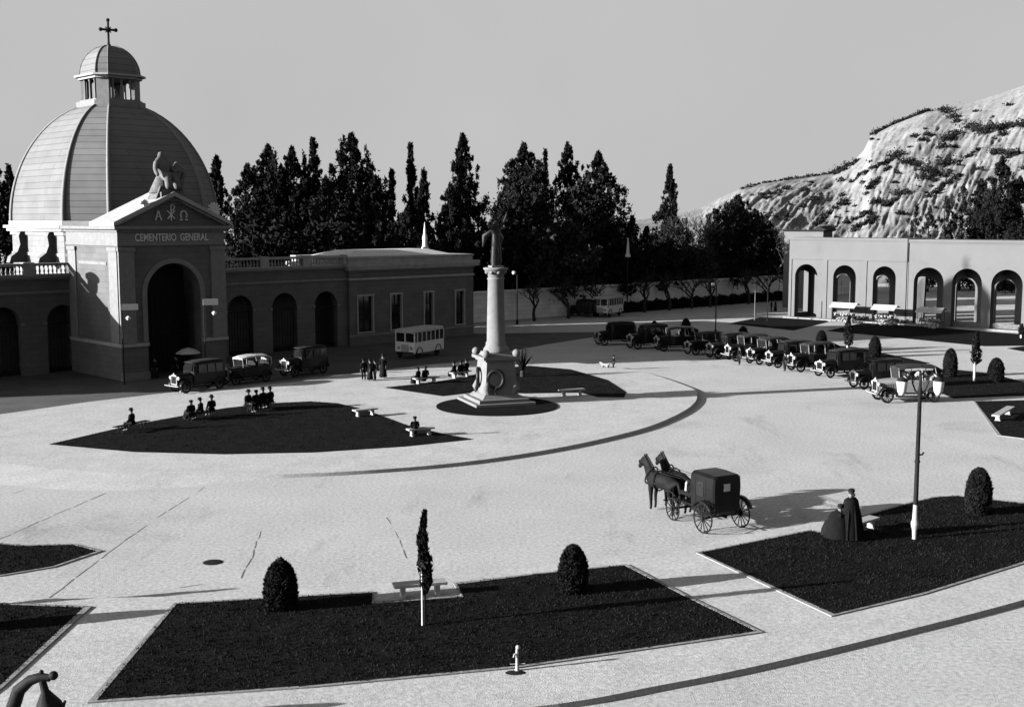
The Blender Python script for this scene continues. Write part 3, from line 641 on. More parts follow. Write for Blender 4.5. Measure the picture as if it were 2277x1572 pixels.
tl = [  # name, x, top, half width, Y, label, kwargs
 ('cypress_tree', -8, 350, 34, 150, 'dark cypress cut by the left frame edge, just left of the dome', dict(p=.55)),
 ('cypress_tree', 28, 372, 22, 158, 'small dark evergreen tip touching the left flank of the dome', dict(p=.6)),
 ('cypress_tree', 480, 352, 34, 139, 'ragged dark conifer rising against the right flank of the dome', dict(p=.8, lump=.6)),
 ('cypress_tree', 552, 372, 46, 148, 'rounded dark evergreen first to the right of the pediment', dict(p=.42)),
 ('cypress_tree', 600, 328, 58, 154, 'tallest peak of the broad dark evergreen clump beside the dome', dict(p=.45, group_spires=[(-.4, .93), (.5, .97)])),
 ('cypress_tree', 655, 332, 50, 150, 'forked bushy evergreen in the middle of the broad clump', dict(p=.42, group_spires=[(.5, .98), (-.35, .98)])),
 ('cypress_tree', 698, 311, 28, 158, 'slim pointed cypress standing out at the right of the broad clump', dict(p=.7, lump=.6)),
 ('cypress_tree', 780, 302, 56, 152, 'tallest thick dark cypress above the wing, leaning top', dict(p=.5, group_spires=[(-.45, .93), (.25, .99)])),
 ('cypress_tree', 725, 400, 46, 145, 'low dark evergreen filling the gap left of the tallest thick cypress', dict(p=.5)),
 ('cypress_tree', 838, 398, 50, 147, 'round shouldered dark evergreen right of the tallest thick cypress', dict(p=.35)),
 ('cypress_tree', 872, 384, 17, 152, 'thin sparse spire beside the round shouldered evergreen', dict(p=.8, lump=.8)),
 ('cypress_tree', 916, 322, 34, 156, 'needle topped narrow conifer above the pavilion roof', dict(p=1.25, lump=.7)),
 ('cypress_tree', 941, 382, 34, 150, 'short twin tip conifer just right of the needle topped one', dict(p=.9)),
 ('cypress_tree', 905, 470, 62, 141, 'low dark evergreen mass directly behind the pavilion roof', dict(p=.4)),
 ('cypress_tree', 1030, 303, 54, 160, 'tall ragged conifer with a drooping right side left of the monument statue', dict(p=.85, lump=.6)),
 ('cypress_tree', 1000, 415, 42, 148, 'lower dark evergreen at the foot of the tall ragged conifer', dict(p=.5)),
 ('cypress_tree', 1165, 323, 64, 168, 'big dark conifer with a forked top right of the monument statue', dict(p=.62, group_spires=[(.35, .94)])),
 ('cypress_tree', 1211, 338, 18, 176, 'hair thin conifer tip between two big dark conifers', dict(p=1.2, lump=.8)),
 ('cypress_tree', 1260, 322, 50, 172, 'open conifer with a bent tip between the forked one and the pointed one', dict(p=.75, lump=.7)),
 ('cypress_tree', 1326, 342, 56, 168, 'broad pointed dark conifer at the right end of the tall group', dict(p=.55)),
 ('cypress_tree', 1405, 484, 24, 176, 'small pointed cypress in the low gap right of the tall group', dict(p=.6)),
 ('cypress_tree', 1437, 508, 24, 178, 'smallest rounded cypress in the low gap before the leaning spire', dict(p=.5)),
 ('cypress_tree', 1375, 495, 40, 180, 'low dark evergreen at the right foot of the tall group', dict(p=.4)),
 ('cypress_tree', 1488, 370, 38, 186, 'lone tall leaning spire conifer against the empty sky', dict(p=.95, lump=.4)),
 ('cypress_tree', 1640, 438, 62, 196, 'wide shaggy dark cedar at the left foot of the hill', dict(p=.45, lump=.5)),
 ('cypress_tree', 1700, 520, 40, 200, 'low dark shrubby evergreen against the end of the arcade', dict(p=.4)),
 ('cypress_tree', 2222, 352, 44, 208, 'tallest dark conifer behind the arcade at right', dict(p=.6, lump=.6)),
 ('cypress_tree', 2268, 398, 46, 212, 'dark bushy evergreen behind the arcade cut by the right frame edge', dict(p=.4)),
 ('cypress_tree', 2178, 402, 34, 214, 'narrow open conifer left of the tallest one behind the arcade', dict(p=.6, lump=.8)),
]
for i, (nm, x, tp, hw, Y, lb, kw) in enumerate(tl):
    if 1090 < x < 1800: Y = max(Y+8, wall_pt(x, -7).y)
    conifer(nm, x, tp, hw, Y, lb, TG, seed=i, **kw)
bl = [('broadleaf_tree', 625, 372, 72, 157, 'big dark round crown filling the middle of the broad clump by the dome'), ('broadleaf_tree', 705, 396, 52, 156, 'dark round crown between the broad clump and the tallest thick cypress'), ('broadleaf_tree', 812, 392, 58, 158, 'dark round crown right of the tallest thick cypress'), ('broadleaf_tree', 1170, 392, 52, 190, 'dark full crown inside the forked conifer right of the statue'), ('broadleaf_tree', 1305, 398, 56, 190, 'dark full crown inside the broad pointed conifer'), ('broadleaf_tree', 1648, 462, 66, 194, 'broad dark evergreen crown left of the arcade'),
      ('broadleaf_tree', 590, 505, 80, 137, 'feathery broad tree behind the balustrade near the pediment'), ('broadleaf_tree', 740, 500, 85, 138, 'dark broad tree behind the balustrade left of the pavilion'), ('broadleaf_tree', 1220, 486, 105, 160, 'wide drooping grey willow behind the monument statue'),
      ('broadleaf_tree', 1090, 500, 60, 158, 'dark rounded tree hidden partly by the monument column'), ('broadleaf_tree', 1340, 520, 75, 168, 'dark broad tree above the wall behind the far bus'), ('broadleaf_tree', 1470, 530, 62, 182, 'dense rounded tree under the lone leaning spire'), ('broadleaf_tree', 1545, 540, 52, 186, 'greyish bushy tree between the leaning spire and the cedar'), ('broadleaf_tree', 1600, 560, 60, 192, 'low dark tree above the wall under the shaggy cedar'), ('broadleaf_tree', 1420, 560, 60, 178, 'low round tree above the wall beneath the two small cypresses')]
for i, (nm, x, tp, hw, Y, lb) in enumerate(bl):
    if 1060 < x < 1800: Y = wall_pt(x, -7).y
    broad(nm, x, tp, hw, Y, lb, 'broad trees above the cemetery wall', m=M_leaf if i not in (8, 12) else M_leaf2, seed=i)
for i, (x, tp, hw) in enumerate(((2036, 455, 18), (2068, 462, 22), (2102, 440, 22), (2138, 415, 26))):
    conifer('poplar_tree', x, tp, hw, 204+i*2, 'streaky thin poplar behind the arcade, '+('beside the drainpipe', 'next after the one by the drainpipe', 'second from the tall conifers', 'nearest to the tall conifers')[i], 'thin poplars behind the arcade', m=M_leaf2, p=.3, lump=.8, seed=80+i, leaf=.4, dens=.38)
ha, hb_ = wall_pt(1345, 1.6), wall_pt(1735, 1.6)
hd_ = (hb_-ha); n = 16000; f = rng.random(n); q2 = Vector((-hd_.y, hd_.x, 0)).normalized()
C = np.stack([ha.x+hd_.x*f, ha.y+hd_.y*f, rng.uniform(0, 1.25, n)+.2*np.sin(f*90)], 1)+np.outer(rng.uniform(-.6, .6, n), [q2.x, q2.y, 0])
o = leaf_mesh('shade_hedge', C, .3, M_topiary); tag(o, 'long low dark leafy strip added as tree shadow at the wall foot', 'shade_hedge')  # leafy strip added to stand for tree shadow along the wall foot
# bare trees: three tall twiggy ones and a row of pollards before the wall
for i, (x, tp, Y, s, lb) in enumerate(((1560, 482, 188, 1.0, 'pale twiggy bare tree right of the leaning spire'), (1735, 500, 196, 1.0, 'pale twiggy bare tree against the left end of the arcade'))):
    b = AT(x, 490, Y); h = AT(x, tp, Y).z; t = empty('bare_tree', (b.x, b.y, 0), i, lb, 'tree', 'leafless twiggy trees')
    mb, tw = bare_tree('t', h*1.05, .65, M_barkp, 11+i, 5); mb.build('trunk', M_barkp, t); tw.build('twigs', M_barkp, t)
prot = []
for s in range(3):
    mb, tw = bare_tree('t', 5.6, .85, M_bark, 31+s, 4, True); prot.append((mb, tw))
pl = [(1150, 712, 'beside the right edge of the monument column'), (1225, 704, 'second right of the monument column'), (1290, 698, 'left of the far bus'), (1395, 689, 'just right of the far bus'), (1449, 683, 'second right of the far bus'), (1499, 679, 'third right of the far bus'), (1541, 675, 'left of the thin lamp by the wall'), (1625, 667, 'right of the thin lamp by the wall'), (1668, 664, 'second right of the thin lamp by the wall'), (1712, 661, 'at the corner of the arcade')]
first = []
for i, (x, y, lb) in enumerate(pl):
    g = wall_pt(x, 3.2); k = i % 3
    if i < 3:
        t = empty('pollard_tree', g, i*1.3); mb, tw = prot[k]; mb.build('trunk', M_bark, t); tw.build('twigs', M_bark, t); first.append(t)
    else:
        t = copy_tree(first[k]); t.location = g; t.rotation_euler = (0, 0, i*2.1)
    tag(t, 'bare pollard tree by the white wall, '+lb, 'tree', 'bare pollard trees along the wall')
# ------------------------------------------------------------------ monument
MC = G(1103, 895, ZI)
S4 = math.sqrt(2)
def sq(mb, h0, z0, h1, z1, c=(0, 0)):    # square block, half widths bottom and top
    mb.lathe([(h0*S4, z0), (h1*S4, z1)], 4, (c[0], c[1], 0), smooth=False, ph=PI/4)
mon = empty('monument', MC, .35, 'tall pale column on a stepped pedestal in the middle of the plaza lawn', 'monument')
p = MB(); sq(p, 2.1, -.1, 2.1, .22); sq(p, 1.75, .22, 1.75, .44); sq(p, 1.45, .44, 1.2, .7); p.build('steps', M_statue, mon)
p = MB(); sq(p, 1.15, .7, .98, 2.9); sq(p, 1.1, 2.9, 1.12, 3.05); sq(p, 1.3, 3.05, 1.3, 3.25); sq(p, .95, 3.25, .8, 3.5)
for a in range(4):      # corner scrolls
    c, s = math.cos(PI/4+a*PI/2), math.sin(PI/4+a*PI/2); p.tube([(c*1.2, s*1.2, .7), (c*1.5, s*1.5, 1.1), (c*1.25, s*1.25, 1.8)], [.32, .28, .1], 8); p.ball((c*1.52, s*1.52, 3.45), .28, 10, 7)
p.build('pedestal', M_statue, mon)
p = MB(); p.lathe([(.86, 3.5), (.86, 3.68), (.74, 3.85), (.68, 4.0), (.7, 4.1), (.62, 4.2), (.6, 5.6), (.54, 8.35), (.6, 8.42), (.54, 8.5)], 24); p.build('column', M_statue, mon)
p = MB(); p.lathe([(.5, 8.5), (.56, 8.7), (.78, 9.0), (.84, 9.05), (.84, 9.15), (.6, 9.18)], 20)
for k in range(8): a = k*PI/4; p.ball((.62*math.cos(a), .62*math.sin(a), 8.88), .16, 8, 6)
sq(p, .42, 9.15, .4, 9.3); p.build('capital', M_statue, mon)
for a in range(4):
    p = MB(); t = a*PI/2
    pts = [Vector((1.22, .52*math.cos(2*PI*k/16), 1.75+.6*math.sin(2*PI*k/16))) for k in range(17)]; p.tube(pts, .13, 7, False)
    p.tube([(1.25, .1, 1.25), (1.35, -.1, .95), (1.4, .05, .75)], [.09, .12, .06], 6)
    p.xf(Matrix.Rotation(t-.35, 4, 'Z')); p.build('wreath', M_bronze, mon)
# bronze figure on the column
st = skinned('statue', [(0, 0, 1.45), (0, 0, 1.75), (0, 0, 2.05), (.02, 0, 2.3), (.05, 0, 2.5), (.08, .02, 2.62), (.1, .12, .95), (.12, .16, .5), (.1, .2, .08), (-.02, -.12, .95), (-.1, -.12, .5), (-.16, -.14, .08), (.02, .26, 2.2), (.1, .5, 2.5), (.18, .62, 2.85), (.2, .66, 3.05), (0, -.28, 2.18), (.15, -.55, 2.2), (.4, -.75, 2.4), (.5, -.82, 2.5)],
   [(0, 1), (1, 2), (2, 3), (3, 4), (4, 5), (0, 6), (6, 7), (7, 8), (0, 9), (9, 10), (10, 11), (2, 12), (12, 13), (13, 14), (14, 15), (2, 16), (16, 17), (17, 18), (18, 19)],
   [.24, .2, .25, .1, .14, .1, .19, .15, .17, .19, .15, .17, .13, .09, .07, .05, .13, .09, .07, .05], M_bronze)
st.location = MC+Vector((0, 0, 9.28)); st.rotation_euler = (0, 0, -1.0); st.scale = (1.12, 1.12, 1.16); st.name = 'statue'
tag(st, 'dark bronze standing figure with raised arms on top of the tall monument column', 'statue')
p = MB(); p.lathe([(.3, 0), (.3, .5), (.26, 1.0), (.22, 1.5), (.22, 1.8), (.1, 2.1)], 12, sx=.8, sy=1.05); p.tube([(-.15, .2, 2.0), (-.4, .6, 1.6), (-.5, .5, .9)], [.12, .2, .06], 7); p.tube([(-.15, -.2, 2.0), (-.4, -.55, 1.7), (-.5, -.6, 1.1)], [.12, .18, .05], 7); p.build('robe', M_bronze, st)
def figure_group(name, loc, rz, sc, m, label, cat, seated=True):
    o = skinned(name, [(0, 0, .55), (0, 0, .9), (0, .02, 1.2), (0, .03, 1.42), (0, .04, 1.58), (.18, -.5, .6), (.2, -.6, .1), (-.2, -.48, .62), (-.24, -.58, .1), (.3, .0, 1.15), (.42, -.2, .85), (.25, -.45, .8), (-.3, 0, 1.15), (-.46, -.1, .85), (-.5, -.3, .62)],
      [(0, 1), (1, 2), (2, 3), (3, 4), (0, 5), (5, 6), (0, 7), (7, 8), (2, 9), (9, 10), (10, 11), (2, 12), (12, 13), (13, 14)], [.26, .22, .26, .1, .14, .17, .15, .17, .15, .12, .09, .07, .12, .09, .07], m)
    o.location = loc; o.rotation_euler = (0, 0, rz); o.scale = (sc,)*3; return tag(o, label, cat)
sg = LB(PC, -2.4, 14.35)
sg0 = empty('statue_group', sg, PI/2-AZ, 'carved stone group of two seated figures crowning the pediment', 'statue')
p = MB(); p.box(-1.0, 1.0, -1, 1, -.35, .35); p.slab([(-1.5, -.6), (1.5, -.6), (.9, .8), (-.9, .8)], -.7, .7); p.build('plinth', M_weath, sg0)
for dx, rz, s in ((-.35, .3, 1.75), (.75, -.5, 1.35)):
    f = figure_group('figure', (dx*1.15, -.1, .3), rz, s*1.18, M_weath, None, None); f.parent = sg0
    for k in ('label', 'category'):
        if k in f: del f[k]
p = MB(); p.lathe([(1.05, .3), (.85, .8), (.5, 1.6), (.2, 2.2)], 12, (-.2, .1, 0), sx=1.15); p.tube([(.9, -.3, .4), (1.3, -.4, -.1), (1.6, -.4, -.6)], [.3, .25, .1], 8); p.build('drapery', M_weath, sg0)
tg_ = LB(-24.5, 1.6, 7.4); k_ = 13.0; bl_ = tg_-SD*k_/math.cos(SUN_EL)
bu = empty('stone_bust', (bl_.x, bl_.y, 7.6), PI/2-AZ, 'large stone bust on the left wing roof whose shadow falls on the portal side', 'statue')
zb_ = bl_.z-7.6
p = MB(); p.box(-.8, .8, -.8, .8, 0, max(.3, zb_-1.9)); p.build('pedestal', M_weath, bu)
p = MB(); p.lathe([(1.25, 0), (1.3, .3), (1.1, .7), (.55, 1.0), (.42, 1.25), (.6, 1.5), (.66, 1.9), (.62, 2.2), (.05, 2.5)], 16, (0, 0, zb_-1.9), 1.5, 1.2); p.lathe([(.5, 2.15), (.86, 2.3), (.84, 2.5), (.5, 2.7), (.05, 2.75)], 16, (0, 0, zb_-1.9), 1.4, 1.3); p.tube([(.7, -.3, zb_-.1), (1.5, -.7, zb_-.4)], [.22, .1], 6); p.build('bust', M_weath, bu)
ob = AT(945, 560, 138)
t = empty('grave_monument', (ob.x, ob.y, 0), .4, 'slim white grave monument rising behind the pavilion roof before dark trees', 'monument')
p = MB(); z0 = AT(945, 566, 138).z; z1 = AT(945, 495, 138).z
sq(p, .8, 0, .6, z0-.2); 
for a in range(4): c, s = math.cos(a*PI/2), math.sin(a*PI/2); p.tube([(c*.45, s*.45, z0-.3), (c*.25, s*.25, z0+.7)], [.12, .1], 6)
sq(p, .4, z0+.6, .34, z0+.9); p.build('base', M_white, t)
p = MB(); p.lathe([(.34, 0), (.28, .6), (.32, 1.1), (.2, 1.5), (.14, 1.6), (.17, 1.8), (.03, z1-z0-.8)], 10, (0, 0, z0+.85)); p.build('figure', M_white, t)
for x, yt, yb, Y, lb in ((1396, 530, 565, 160, 'small white grave spire among dark trees above the wall'), (1450, 568, 588, 168, 'small white grave stone among dark trees left of the thin lamp')):
    a, b = AT(x, yb, Y), AT(x, yt, Y); t = empty('grave_monument', (a.x, a.y, 0), 0, lb, 'monument'); p = MB(); sq(p, .08, 0, .07, a.z-.4); p.build('base', M_bark, t)
    p = MB(); sq(p, .34, a.z-.4, .3, a.z); sq(p, .22, a.z, .08, b.z-.2); p.ball((0, 0, b.z-.1), .12, 8, 6); p.build('spire', M_white, t)
# ------------------------------------------------------------------ plants on the lawns
def topiary(x, y, yt, hwp, label, z=ZP, ragged=0, seed=0):
    g = G(x, y, z); s = FPX/g.y; h = (y-yt)/s*1.03; r = hwp/s
    rg = np.random.default_rng(seed); t = empty('topiary_shrub', g, seed, label, 'shrub', 'clipped egg shaped shrubs on the lawns')
    p = MB(); p.tube([(0, 0, -.05), (0, 0, .3*h)], r*.18, 7); p.build('stem', M_bark, t)
    n = int(6500*min(1, (s/50)**1.5)+700); u = rg.uniform(0, 1, n); a = rg.uniform(0, 2*PI, n)
    f = u; prof = np.where(f < .32, .86+.14*np.sin(f/.32*PI/2), np.sqrt(np.clip(1-((f-.32)/.68)**2.2, 0, 1)))
    lump = 1+.03*np.sin(a*5+f*9+seed)+.025*np.sin(a*9-f*14)+.03*np.sin(a*2+f*4+seed*2); rr = r*prof*lump*rg.uniform(.88, 1.01, n)
    C = np.stack([rr*np.cos(a), rr*np.sin(a), f*h*.99], 1)
    if ragged: C = np.concatenate([C, np.stack([rg.normal(size=30)*.06, rg.normal(size=30)*.06, h*(.97+.1*rg.random(30))], 1)])
    cr = leaf_mesh('crown', C, .055+.045*min(1, 40/s), M_topiary, t, .4, rg)
    core = MB(); core.lathe([(r*.8, .02)]+[(max(.02, r*.86*(.86+.14*math.sin(k/12/.32*PI/2) if k/12 < .32 else math.sqrt(max(0, 1-((k/12-.32)/.68)**2.2)))), h*.96*k/12+.02) for k in range(1, 13)], 16)
    core.build('inner_foliage', M_topiary, t); return t
for i, (x, y, yt, hw, lb, z) in enumerate((
  (625, 1352, 1243, 37, 'largest clipped egg shaped shrub, with a ragged tip, on the front lawn', ZP), (1274, 1316, 1210, 33, 'smooth clipped shrub at the right end of the front lawn', ZP),
  (2174, 1142, 1040, 28, 'clipped shrub on the right lawn, right of the street lamp', ZP), (2112, 838, 776, 15, 'clipped shrub right behind the flower car', 0), (2214, 850, 797, 17, 'squat clipped shrub near the right edge behind the flower car', 0),
  (1826, 778, 736, 12, 'small clipped shrub behind the middle of the car row', 0), (1945, 794, 749, 13, 'small clipped shrub behind the near end of the car row', 0), (1652, 762, 727, 11, 'tiny clipped shrub behind the far half of the car row', 0), (1525, 748, 709, 11, 'tiny clipped shrub behind the far end of the car row', 0), (1455, 731, 715, 6, 'tiniest clipped shrub, alone on the pale ground beyond the cars', 0),
  (-75, 1400, 1296, 34, 'clipped shrub out of view whose shadow falls on the left path', ZP))): topiary(x, y, yt, hw, lb, z, i == 0, i)
def young_cypress(x, y, yt, ys, hwp, label, z=ZP, seed=0, stake=True):
    g = G(x, y, z); s = FPX/g.y; h = (y-yt)/s*1.02; zs_ = (y-ys)/s; r = hwp/s; rg = np.random.default_rng(seed+40)
    t = empty('young_cypress', g, 0, label, 'young cypress', 'slender young cypresses on the lawns')
    p = MB(); p.tube([(0.07, 0, 0), (.05, .02, h*.5), (0, .02, h*.9)], [.035, .03, .01], 6); p.build('trunk', M_bark, t)
    if stake: p = MB(); p.tube([(-.02, -.06, -.05), (-.02, -.06, h*.72 if hwp > 12 else zs_+.3)], .028 if hwp > 12 else .09, 6); p.build('stake', M_white, t)
    n = 1500; f = rg.random(n); w = r*np.clip(np.minimum(1, f*6)*(1-f)**.55*1.25, .1, 1)*(1+.15*np.sin(f*21)); a = rg.uniform(0, 2*PI, n); q = w*np.sqrt(rg.uniform(.1, 1, n))
    C = np.stack([q*np.cos(a)+.05+.05*np.sin(f*7), q*np.sin(a), zs_+(h-zs_)*f], 1); leaf_mesh('crown', C, .13, M_topiary, t, 1.0, rg); return t
young_cypress(941, 1390, 1130, 1318, 15, 'tall slender young cypress tied to a white stake on the front lawn', seed=1)
young_cypress(1884, 788, 704, 772, 11, 'slender young cypress with a white stem behind the car row', 0, 2)
young_cypress(2166, 848, 738, 812, 12, 'slender young cypress with a white stem near the right lamp', 0, 3)
young_cypress(2270, 752, 722, 746, 8, 'small dark cypress at the right frame edge before the arcade', 0, 4)
young_cypress(-95, 1352, 1225, 1330, 13, 'young cypress out of view whose shadow falls across the left path', ZP, 5)
g = G(1162, 838, ZI)
pm = empty('palm', g, 0, 'small spiky palm on the lawn beside the monument pedestal', 'palm')
p = MB(); p.tube([(0, 0, 0), (0, 0, .5)], [.22, .16], 8); p.build('trunk', M_bark, pm)
p = MB(); rr = random.Random(4)
for k in range(22):
    a = k*2.4; e = rr.uniform(.6, 1.45); L_ = rr.uniform(1.7, 2.5); d = Vector((math.cos(a), math.sin(a), 0)); q = Vector((-d.y, d.x, 0))
    P = [Vector((0, 0, .45))+d*L_*math.cos(e)*f+Vector((0, 0, L_*math.sin(e)*f-.4*f*f)) for f in (0, .35, .7, 1)]
    for i, w in enumerate((.05, .1, .08)): w2 = (.1, .08, .01)[i]; p.add([P[i]-q*w, P[i]+q*w, P[i+1]+q*w2, P[i+1]-q*w2], [(0, 1, 2, 3)])
p.build('fronds', M_topiary, pm)
# short grass standing on the near lawns
C = []
rgl = np.random.default_rng(5)
for P, z in lawns:
    far = min(p[1] for p in P) > 56
    if min(p[1] for p in P) > 110: continue
    A = np.array(P); lo, hi = A.min(0), A.max(0); lo = np.maximum(lo, [-36, 25]); hi = np.minimum(hi, [50, 125])
    n = int(min(90000, (hi-lo).prod()*(30 if far else 120))); q = rgl.uniform(lo, hi, (n, 2)); ins = np.zeros(n, bool)
    j_ = len(A)-1
    for i in range(len(A)):
        xi, yi = A[i]; xj, yj = A[j_]; c = ((yi > q[:, 1]) != (yj > q[:, 1])) & (q[:, 0] < (xj-xi)*(q[:, 1]-yi)/(yj-yi+1e-12)+xi); ins ^= c; j_ = i
    q = q[ins]; C.append(np.concatenate([q, np.full((len(q), 1), z)], 1))
o = leaf_mesh('grass', np.concatenate(C), .055, M_blade, None, 1.5, rgl); tag(o, 'short dark grass covering the near lawns', 'grass', kind='stuff')
# ------------------------------------------------------------------ benches
def bench_proto(kind):
    t = empty('stone_bench' if kind == 0 else 'plank_bench')
    if kind == 0:
        p = MB(); p.box(-.95, .95, -.24, .24, .38, .47); p.build('seat', M_trimw, t)
        for s in (-1, 1):
            p = MB(); p.slabx([(-.2, 0), (.2, 0), (.12, .12), (.14, .38), (-.14, .38), (-.12, .12)], s*.62-.08, s*.62+.08); p.build('leg', M_trimw, t)
    else:
        p = MB(); 
        for k in range(3): p.box(-1.05, 1.05, -.2+k*.145, -.085+k*.145, .42, .455)
        p.build('seat', M_cloth2, t)
        for s in (-1, 1):
            p = MB(); p.tube([(s*.75, -.22, 0), (s*.7, -.08, .22), (s*.75, -.16, .42)], .03, 6); p.tube([(s*.75, .22, 0), (s*.7, .08, .22), (s*.75, .16, .42)], .03, 6); p.build('leg', M_iron, t)
    return t
bp = [None, None]
BG = 'benches around the plaza lawns'
BN = {}
def bench(key, kind, x0, y0, x1, y1, label, z=ZI):
    a, b = G(x0, y0, z), G(x1, y1, z); d = b-a
    if bp[kind] is None: t = bp[kind] = bench_proto(kind)
    else: t = copy_tree(bp[kind])
    t.location = (a+b)/2; t.rotation_euler = (0, 0, math.atan2(d.y, d.x)); sx = d.length/2.0; t.scale = (max(.8, sx), 1, 1)
    BN[key] = ((a+b)/2, d.normalized(), d.length); tag(t, label, 'bench', BG); return t
bench('A', 1, 258, 966, 328, 951, 'thin dark bench with one sitter at the left end of the big lawn')
bench('B', 1, 414, 938, 478, 926, 'dark bench with three sitters on the big lawn edge')
bench('C', 1, 545, 916, 608, 908, 'dark bench crowded by four sitters on the big lawn edge')
bench('D', 0, 786, 928, 838, 922, 'pale stone bench at the right shoulder of the big lawn')
bench('E', 0, 905, 972, 965, 966, 'pale stone bench near the right tip of the big lawn')
bench('F', 0, 920, 855, 975, 849, 'pale bench with two sitters at the left tip of the rear lawn')
bench('G', 0, 1002, 842, 1045, 836, 'pale bench with three sitters just left of the monument')
bench('H', 0, 1243, 882, 1300, 878, 'empty white stone bench right of the monument')
bench('I', 0, 872, 1330, 995, 1319, 'white stone bench in a paved bay of the front lawn', ZP)
bench('J', 0, 1895, 1188, 1945, 1172, 'pale bench on the right lawn beside the cloaked figures', ZP)
bench('K', 0, 2212, 940, 2248, 918, 'white stone bench in the notch of the far right lawn', 0)
# ------------------------------------------------------------------ people
def fingers(V, E, R, iw, wrist, down, out):
    p = len(V); V.append(wrist+down*.085); E.append((iw, p)); R.append((.038, .018))
    for k in range(4):
        L_ = (.075, .088, .082, .062)[k]; o_ = out*(k-1.5)*.02; a = len(V)
        V.append(wrist+down*.125+o_); E.append((p, a)); R.append(.009)
        V.append(wrist+down*(.125+L_*.5)+o_+Vector((.012, 0, 0))); E.append((a, a+1)); R.append(.0085)
        V.append(wrist+down*(.125+L_)+o_+Vector((.03, 0, 0))); E.append((a+1, a+2)); R.append(.007)
    a = len(V); V.append(wrist+down*.05+out*.04+Vector((.02, 0, 0))); E.append((p, a)); R.append(.011); V.append(wrist+down*.095+out*.05+Vector((.035, 0, 0))); E.append((a, a+1)); R.append(.009)
def person_proto(seated, woman, child=False):
    V = []; E = []; R = []
    def v(x, y, z, r, par=None):
        V.append(Vector((x, y, z))); R.append(r)
        if par is not None: E.append((par, len(V)-1))
        return len(V)-1
    dz = -.45 if seated else 0
    pel = v(0, 0, .93+dz, (.15, .11)); sp = v(.0, 0, 1.12+dz, (.13, .1), pel); ch = v(-.01, 0, 1.32+dz, (.15, .11), sp); nk = v(0, 0, 1.46+dz, .055, ch)
    hd = v(.02, 0, 1.56+dz, (.07, .085), nk); ht = v(.02, 0, 1.66+dz, (.068, .085), hd); v(.115, 0, 1.585+dz, .014, hd)
    for s in (-1, 1): v(.01, s*.078, 1.585+dz, .015, hd)
    for s in (-1, 1):
        if seated: hp = v(.04, s*.09, .46, .088, pel); kn = v(.46, s*.1, .48, .06, hp); an = v(.44, s*.1, .09, .042, kn); v(.6, s*.12, .04, .035, an)
        else: hp = v(.0, s*.09, .86, .088, pel); kn = v(.03*s+.02, s*.095, .48, .06, hp); an = v(.04*s-.02, s*.1, .09, .042, kn); v(.04*s+.15, s*.12, .04, .035, an)
        sh = v(-.01, s*.18, 1.38+dz, .06, ch)
        if seated: el = v(.02, s*.24, 1.1+dz, .046, sh); wr = v(.26, s*.16, .56, .03, el); fingers(V, E, R, wr, V[wr], Vector((.95, -.1*s, -.1)), Vector((0, 1, 0)))
        else: el = v(-.03, s*.23, 1.11+dz, .046, sh); wr = v(.06, s*.235, .87, .03, el); fingers(V, E, R, wr, V[wr], Vector((.1, 0, -1)), Vector((1, 0, 0)))
    body = skinned('person', V, E, R, M_skin)
    # clothing
    cv = []; ce = []; cr = []
    def c(x, y, z, r, par=None):
        cv.append((x, y, z)); cr.append(r)
        if par is not None: ce.append((par, len(cv)-1))
        return len(cv)-1
    a = c(0, 0, .86+dz, (.2, .16)); b = c(0, 0, 1.1+dz, (.17, .135), a); d = c(-.01, 0, 1.33+dz, (.18, .14), b); c(0, 0, 1.44+dz, .08, d)
    for s in (-1, 1):
        e = c(-.01, s*.19, 1.37+dz, .085, d)
        if seated: f = c(.02, s*.25, 1.1+dz, .066, e); c(.25, s*.165, .57, .05, f)
        else: f = c(-.03, s*.24, 1.1+dz, .066, e); c(.05, s*.24, .89, .05, f)
    skinned('coat', cv, ce, cr, M_cloth, body)
    if woman:
        p = MB()
        if seated: p.tube([(-.05, 0, .46), (.2, 0, .5), (.48, 0, .46), (.53, 0, .25), (.52, 0, .08)], [.2, .2, .19, .2, .24], 12)
        else: p.lathe([(.19, 1.0), (.22, .8), (.26, .4), (.3, .1), (.27, .1)], 14, sx=.85)
        p.build('skirt', M_cloth2, body)
        p = MB(); p.ball((0, 0, 1.63+dz), .105, 12, 8, 1.05, .95, .95); p.ball((-.1, 0, 1.55+dz), .06, 8, 6); p.build('hair', M_hair, body)
        p = MB(); p.lathe([(.12, 1.66+dz), (.13, 1.68+dz), (.11, 1.74+dz), (.03, 1.77+dz)], 14); p.build('hat', M_cloth2, body)
    else:
        tv = [(0, 0, .9+dz)]; te = []; tr = [(.16, .13)]
        for s in (-1, 1):
            k = len(tv)
            if seated: tv += [(.04, s*.09, .46), (.47, s*.1, .48), (.45, s*.1, .12)]
            else: tv += [(.0, s*.09, .84), (.03*s+.02, s*.095, .48), (.04*s-.02, s*.1, .1)]
            te += [(0, k), (k, k+1), (k+1, k+2)]; tr += [.11, .082, .07]
        skinned('trousers', tv, te, tr, M_cloth2, body)
        p = MB(); p.ball((-.005, 0, 1.615+dz), .1, 12, 8, 1.0, .92, .9); p.build('hair', M_hair, body)
        p = MB(); p.lathe([(.17, 1.665+dz), (.175, 1.675+dz), (.1, 1.69+dz), (.105, 1.76+dz), (.09, 1.79+dz), (.02, 1.775+dz)], 16, (.01, 0, 0), 1.1); p.build('hat', M_cloth, body)
    return body
PP = {}
